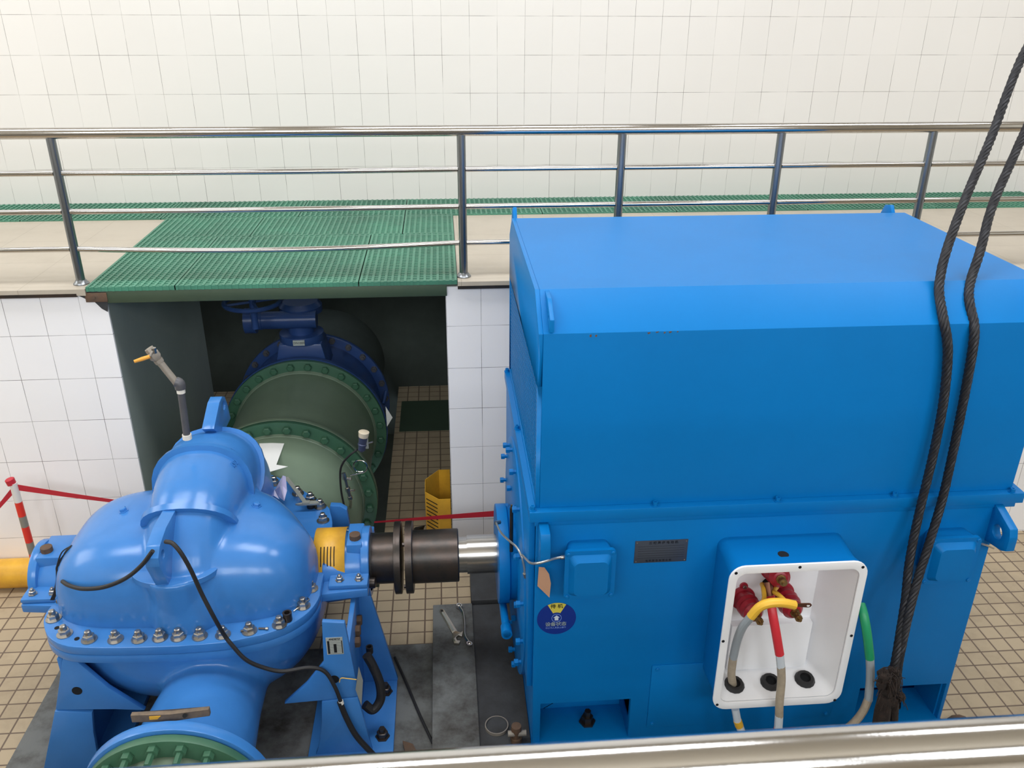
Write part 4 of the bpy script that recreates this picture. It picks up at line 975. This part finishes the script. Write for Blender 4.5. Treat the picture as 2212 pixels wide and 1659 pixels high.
tag(MB().tube(spline(cl), .0115, 10).build('black_cable', 'black'), 'black cable sagging from front lug across left half of pump', 'cable')
lw_ = thing('tangled_wires', 'tangle of thin black wires hanging by the left bearing bracket', 'cable', ay(125, 1280, 4.26))
for k in range(5):
    random.seed(k); q = [ay(160+random.uniform(-8, 6), 1178, 4.26), ay(140+random.uniform(-8, 8), 1195+random.uniform(-8, 8), 4.24), ay(127+random.uniform(-6, 6), 1225, 4.24), ay(126+random.uniform(-5, 5), 1255, 4.22), ay(114+random.uniform(-5, 5), 1296, 4.2)]
    MB().tube(spline(q), .004, 6).build('wire', 'black', lw_)
# rusty flat bar on the discharge neck
rb = thing('rusty_bar', 'rusty drilled flat bar lying across discharge neck of pump', 'metal bar', ay(368, 1548, 3.32))
a, b2 = ay(283, 1553, 3.32), ay(452, 1540, 3.33); d_ = (b2-a).normalized(); mid_ = ay(368, 1551, 3.30)
rp = []
for q in (a, mid_, b2): rp.append(q)
MB().prism([a+V((0, 0, -.025)), mid_+V((0, 0, -.022)), b2+V((0, 0, -.022)), b2+V((0, 0, .022)), mid_+V((0, 0, .022)), a+V((0, 0, .022))], (0, .025, 0)).build('bar', 'bar', rb, bevel=.003)
MB().cyl(ay(399, 1546, 3.299), ay(399, 1546, 3.31), .011, n=14).build('bolt_hole', 'hole', rb)
MB().prism([ay(322, 1549, 3.305), ay(347, 1547, 3.303), ay(340, 1554, 3.303), ay(323, 1555, 3.304)], (0, .003, 0)).build('paint_smear', 'yellow', rb)
# paper tag on a string at the foot
gt = thing('grey_paper_tag', 'grey paper tag tied with yellow string to the right pump foot', 'tag', ay(776, 1480, 3.78))
MB().prism([ay(775, 1440, 3.80), ay(784, 1470, 3.78), ay(781, 1525, 3.78), ay(768, 1490, 3.79)], (0, .0015, 0)).build('tag_sheet', 'gauge', gt)
MB().tube(spline([ay(733, 1474, 3.80), ay(737, 1465, 3.79), ay(752, 1466, 3.79), ay(770, 1468, 3.79)]), .0025, 6).build('string', 'tape_y', gt)
# black hook shaped hose in the recess
hk_ = MB().tube(spline([ay(792, 1415, 4.05), ay(806, 1440, 4.04), ay(820, 1475, 4.02), ay(822, 1510, 4.0), ay(806, 1533, 3.97), ay(788, 1522, 3.97)]), .028, 12)
tag(hk_.build('rubber_hose', 'black'), 'short bent black hose hanging between the right pump foot plates', 'hose')

# ================================================================== things on the floor
aw = thing('adjustable_wrench', 'silver adjustable wrench lying on grey concrete strip', 'wrench', (-.05, 4.8, PIT+.12))
zt = PIT+.121
def at(u, v, dz=0): return az(u, v, zt)+V((0, 0, dz))
h0, h1 = at(955, 1322), at(984, 1370); d_ = (h1-h0).normalized(); n_ = V((0, 0, 1)).cross(d_)
hd = []
for i in range(9): an = PI/2+PI*i/8; hd.append(h0+d_*.018*math.cos(an)+n_*.018*math.sin(an))
MB().prism(hd+[h1-n_*.02, h1+n_*.02], (0, 0, .012)).build('handle', 'tool', aw, bevel=.002)
MB().prism([at(954, 1326, .012), at(958, 1324, .012), at(982, 1364, .012), at(977, 1366, .012)], (0, 0, .001)).build('handle_recess', 'gauge', aw)
MB().cyl(h0+V((0, 0, -.0)), h0+V((0, 0, .013)), .009, n=16).build('hanging_hole', 'hole', aw)
MB().prism([at(979, 1370), at(984, 1367), at(996, 1370), at(1000, 1367), at(998, 1379), at(990, 1376), at(985, 1381), at(987, 1387), at(995, 1388), at(992, 1394), at(981, 1393), at(977, 1385)], (0, 0, .018)).build('jaw', 'tool', aw, bevel=.002)
sp_ = thing('ring_spanner', 'chrome double ring spanner lying right of the adjustable wrench', 'spanner', at(1003, 1350))
MB().tube(spline([at(993, 1316, .02), at(1000, 1328, .015), at(1003, 1352, .012), at(1004, 1376, .014), at(1012, 1392, .02)]), .0095, 10).build('shank', 'chrome', sp_)
for u, v in ((991, 1313), (1013, 1396)): MB().lathe([(0, .012), (0, .021), (.02, .021), (.02, .012)], at(u, v, .008), (.2, 0, 1), 18, caps=(False, False)).build('ring_end', 'chrome', sp_)
cvd = thing('round_lid', 'dark round lid with pale rim on floor left of motor foot', 'lid', (.23, 3.9, PIT+.1))
MB().lathe([(0, .07), (.018, .07), (.018, .064), (.012, .06)], (.233, 3.9, PIT+.101), (0, 0, 1), 32, caps=(True, True)).build('lid_disc', 'conc_dark', cvd)
MB().lathe([(0, .072), (.02, .072), (.02, .066)], (.233, 3.9, PIT+.101), (0, 0, 1), 32, caps=(False, False)).build('rim', 'galv', cvd)
tv = thing('drain_valve', 'small corroded drain valve at the foot of the motor', 'valve', az(1115, 1590, PIT+.1))
q = az(1115, 1600, PIT+.1)
MB().lathe([(0, .035), (.03, .035), (.03, .022), (.09, .022), (.09, .032), (.12, .03)], q, (0, 0, 1), 12).build('body', 'rust', tv)
MB().cyl(q+V((-.05, 0, .06)), q+V((.06, 0, .06)), .02, n=12).build('side_branch', 'galv', tv)
sp2 = MB().prism([az(u, v, PIT+.02) for u, v in ((870, 1605), (892, 1612), (905, 1636), (875, 1628))], (0, 0, .02)); tag(sp2.build('rust_flake', 'rust'), 'orange brown rusty offcut on floor right of pump base plate', 'scrap')
sp3 = MB().prism([az(u, v, PIT+.008) for u, v in ((808, 1630), (852, 1636), (850, 1650), (812, 1646))], (0, 0, .02)); tag(sp3.build('shim_plate', 'rust'), 'rusty shim plate at front corner of pump base plate', 'shim')
hs = MB().tube(spline([az(853, 1420, PIT+.03), az(880, 1480, PIT+.02), az(905, 1540, PIT+.02), az(935, 1605, PIT+.02)]), .009, 8); tag(hs.build('floor_hose', 'black'), 'thin black hose on the floor right of the pump base', 'hose')
stn = MB().loft([[az(2068+18*math.cos(a)*s_, 1556+10*math.sin(a)*s_, PIT+h_) for a in [2*PI*i/9 for i in range(9)]] for h_, s_ in ((.0, 1.3), (.05, 1.1), (.08, .6))]); tag(stn.build('concrete_lump', 'rust'), 'rough brown lump on tiles beside right motor corner', 'rubble')
# yellow coupling guard standing behind the shaft
cgd = thing('coupling_guard', 'yellow sheet metal coupling guard with slots standing by the niche corner', 'machine guard', (-.02, 6.02, PIT))
gx = [(-.215, 5.985), (-.10, 5.90), (.16, 5.88), (.27, 5.97)]
zlo, zhi = PIT, -1.83
gb_ = MB(); ringp = [(-.215, 6.08), (-.215, 5.99), (-.105, 5.87), (-.012, 5.87)]
gb_.grid([[V((x, y, z)) for x, y in ringp] for z in (zlo, zhi)])
gb_.grid([[V((x, y, z)) for x, y in ((-.215, 6.08), (-.215, 6.15), (-.105, 6.30), (-.012, 6.30))] for z in (zlo, zhi+.02)])
gb_.build('sheet', 'yellow', cgd, solid=.004)
so_ = MB()
for r_ in range(13):
    z = zhi-.05-.036*r_
    if r_ in (8,): continue
    a_, b__ = V((-.205, 5.976, z)), V((-.115, 5.878, z-.0)); n_ = V((-.06, -.06, 0)).normalized()*.004
    so_.prism([a_+n_, b__+n_, b__+n_+V((0, 0, -.009)), a_+n_+V((0, 0, -.009))], n_*-.2)
so_.build('slots', 'hole', cgd)
rg = MB(); rp = [az(u, v, PIT+h_) for u, v, h_ in ((888, 1146, .0), (898, 1139, .05), (918, 1135, .10), (915, 1142, .06), (916, 1149, .02), (898, 1149, .0))]
rg.add(rp+[az(905, 1141, PIT+.09)], [(i, (i+1) % 6, 6) for i in range(6)]); tag(rg.build('dark_rag', 'black', solid=.004), 'crumpled dark rag lying before the yellow guard', 'rag')
yp = thing('yellow_pipe', 'yellow pipe lying along foot of left tiled wall', 'pipe', (-3.6, 5.62, PIT))
MB().lathe([(0, .112), (2.4, .112)], (-5.6, 5.68, PIT+.113), (1, 0, 0), 40).build('pipe', 'yellow', yp)
# barrier post and red belt
bp = thing('barrier_post', 'red and white striped barrier post standing before the left tiled wall', 'barrier post', (-3.09, 5.5, PIT))
zt_, cols = -1.325, ['whitepost', 'redpaint', 'greypost', 'redpaint', 'greypost', 'redpaint', 'greypost', 'redpaint']
zz = [0, .155, .275, .365, .50, .60, .72, .84, zt_-PIT]
for i in range(8):
    zb_ = max(zt_-zz[i+1], PIT+.02); MB().cyl((-3.095, 5.5, zt_-zz[i]), (-3.095, 5.5, zb_), .026, n=20).build('band', cols[i], bp)
MB().lathe([(0, .06), (.02, .06), (.03, .05)], (-3.095, 5.5, PIT+.0), (0, 0, 1), 28).build('base', 'black', bp)
MB().lathe([(0, .03), (.04, .032), (.045, .026)], (-3.105, 5.5, zt_-.01), (-.2, 0, 1), 18).build('cap', 'red', bp)
def belt(pts, w0, w1, label, th=.0012):
    b = MB(); P = [V(p) for p in pts]; W = [w0+(w1-w0)*k/(len(P)-1) for k in range(len(P))]
    up = lambda w_: V((0, 0, w_/2))
    b.grid([[p+up(x) for p, x in zip(P, W)], [p-up(x) for p, x in zip(P, W)]])
    return tag(b.build('barrier_belt', 'red', solid=th), label, 'barrier belt', 'red barrier belts')
belt([(-3.068, 5.50, -1.365), (-2.75, 5.50, -1.44), (-2.4, 5.50, -1.515), (-2.25, 5.50, -1.55)], .05, .016, 'red belt from barrier post across the left tiled wall to the pump')
belt([(-3.124, 5.50, -1.40), (-3.22, 5.47, -1.50), (-3.6, 5.40, -1.9), (-3.9, 5.3, -2.2)], .05, .012, 'thin twisted red belt leaving the barrier post to the left edge')
belt([(-.60, 5.61, -1.85), (-.14, 5.45, -1.725), (.33, 5.29, -1.605)], .012, .05, 'red belt behind the coupling running to the motor end')

# ================================================================== wire rope sling
def strand_rope(name, pts, r, parent, nst=6, pitch=.17):
    P = spline(pts, 14); L_ = [0]
    for a, b in zip(P, P[1:]): L_.append(L_[-1]+(b-a).length)
    o = None; b = MB(); prev = None; frames = []
    for i, p in enumerate(P):
        t_ = (P[min(i+1, len(P)-1)]-P[max(i-1, 0)]).normalized(); e = prev or (V((1, 0, 0)) if abs(t_.x) < .9 else V((0, 1, 0)))
        e = (e-t_*e.dot(t_)).normalized(); prev = e; frames.append((e, t_.cross(e)))
    for k in range(nst):
        q = []
        for p, l, (e, g_) in zip(P, L_, frames):
            a = 2*PI*k/nst+2*PI*l/pitch; q.append(p+(e*math.cos(a)+g_*math.sin(a))*r*.62)
        b.tube(q, r*.42, 7)
    b.tube(P, r*.5, 8)
    return b.build(name, 'rope', parent)
ws = thing('wire_rope_sling', 'greasy black wire rope sling hanging in two parts down the motor front', 'wire rope', (2.3, 3.5, -1.7))
A = [ay(2290, -20, 4.55), ay(2205, 130, 4.35), ay(2140, 300, 4.18), ay(2085, 430, 4.02), ay(2045, 540, 3.90), ay(2031, 600, 3.84), ay(2029, 635, 3.78), ay(2038, 690, 3.665), ay(2046, 735, 3.635), ay(2046, 790, 3.63), ay(2036, 880, 3.62), ay(2014, 990, 3.61), ay(1985, 1110, 3.58), ay(1965, 1210, 3.52), ay(1955, 1300, 3.44), ay(1944, 1370, 3.36), ay(1932, 1440, 3.30), ay(1918, 1500, 3.28), ay(1902, 1570, 3.27), ay(1890, 1640, 3.27)]
B = [ay(2330, 60, 4.5), ay(2240, 230, 4.35), ay(2180, 360, 4.18), ay(2142, 450, 4.05), ay(2118, 540, 3.93), ay(2096, 610, 3.85), ay(2094, 650, 3.76), ay(2104, 700, 3.67), ay(2103, 740, 3.635), ay(2088, 830, 3.63), ay(2062, 960, 3.62), ay(2035, 1080, 3.59), ay(2005, 1180, 3.53), ay(1980, 1260, 3.46), ay(1962, 1330, 3.385), ay(1950, 1385, 3.34), ay(1940, 1440, 3.31), ay(1934, 1500, 3.29), ay(1930, 1570, 3.27), ay(1930, 1640, 3.27)]
for Q in (A, B):                                  # both parts run on up towards the crane hook
    d_ = Q[0]-Q[1]; z_ = Q[0].z
    while Q[0].z < 6.3: Q.insert(0, Q[0]+d_)
strand_rope('rope_part', A, .0225, ws); strand_rope('rope_part', B, .0225, ws)
kn = MB(); random.seed(3)
for u, v, y, r_ in ((1930, 1450, 3.29, .035), (1920, 1470, 3.27, .05), (1908, 1460, 3.25, .04), (1916, 1490, 3.26, .045), (1922, 1515, 3.26, .042), (1945, 1505, 3.28, .032), (1904, 1478, 3.25, .035), (1928, 1480, 3.26, .045)):
    c = ay(u, v, y); rings = []
    for j in range(7):
        ph = -PI/2+PI*j/6; rings.append([c+V((math.cos(ph)*math.cos(t_), math.cos(ph)*math.sin(t_), math.sin(ph)*1.15))*r_*.78*random.uniform(.65, 1.3) for t_ in [2*PI*i/12 for i in range(12)]])
    kn.loft(rings)
for k in range(60):
    c = ay(random.uniform(1905, 1945), random.uniform(1440, 1510), 3.25); d_ = V((random.uniform(-1, 1), random.uniform(-1, .2), random.uniform(-1, 1))).normalized()
    kn.tube([c, c+d_*.04, c+d_*.06+V((0, 0, -.02))], .0022, 5)
kn.build('sacking_knot', 'burlap', ws)
MB().tube([ay(1914, 1500, 3.26), ay(1906, 1540, 3.26), ay(1897, 1600, 3.26)], [.036, .042, .042], 10).build('sacking_wrap', 'burlap', ws)
MB().tube([ay(1931, 1510, 3.27), ay(1932, 1600, 3.27)], .02, 10).build('sacking_wrap', 'burlap', ws)

# parts that look different from the rest of their thing
PART_LABELS = {'gland_guard': 'yellow slotted gland guard', 'data_plate': 'silver data plate with black table', 'lever_handle': 'orange sleeved lever handle', 'status_sticker': 'round navy status sticker with yellow sector',
               'nameplate': 'dark worn nameplate', 'terminal_box': 'blue housing with white inside', 'insulator': 'red ribbed insulator', 'grommet': 'black rubber grommet', 'breather_plug': 'rusty brown plug',
               'sacking_knot': 'rotten brown sacking knot', 'marking_plate': 'small silver plate', 'thread_tape': 'white thread tape', 'cap': 'cap'}
for o in bpy.data.objects:
    k = o.name.split('.')[0]
    if o.parent is not None and k in PART_LABELS and k != 'cap': o['label'] = PART_LABELS[k]
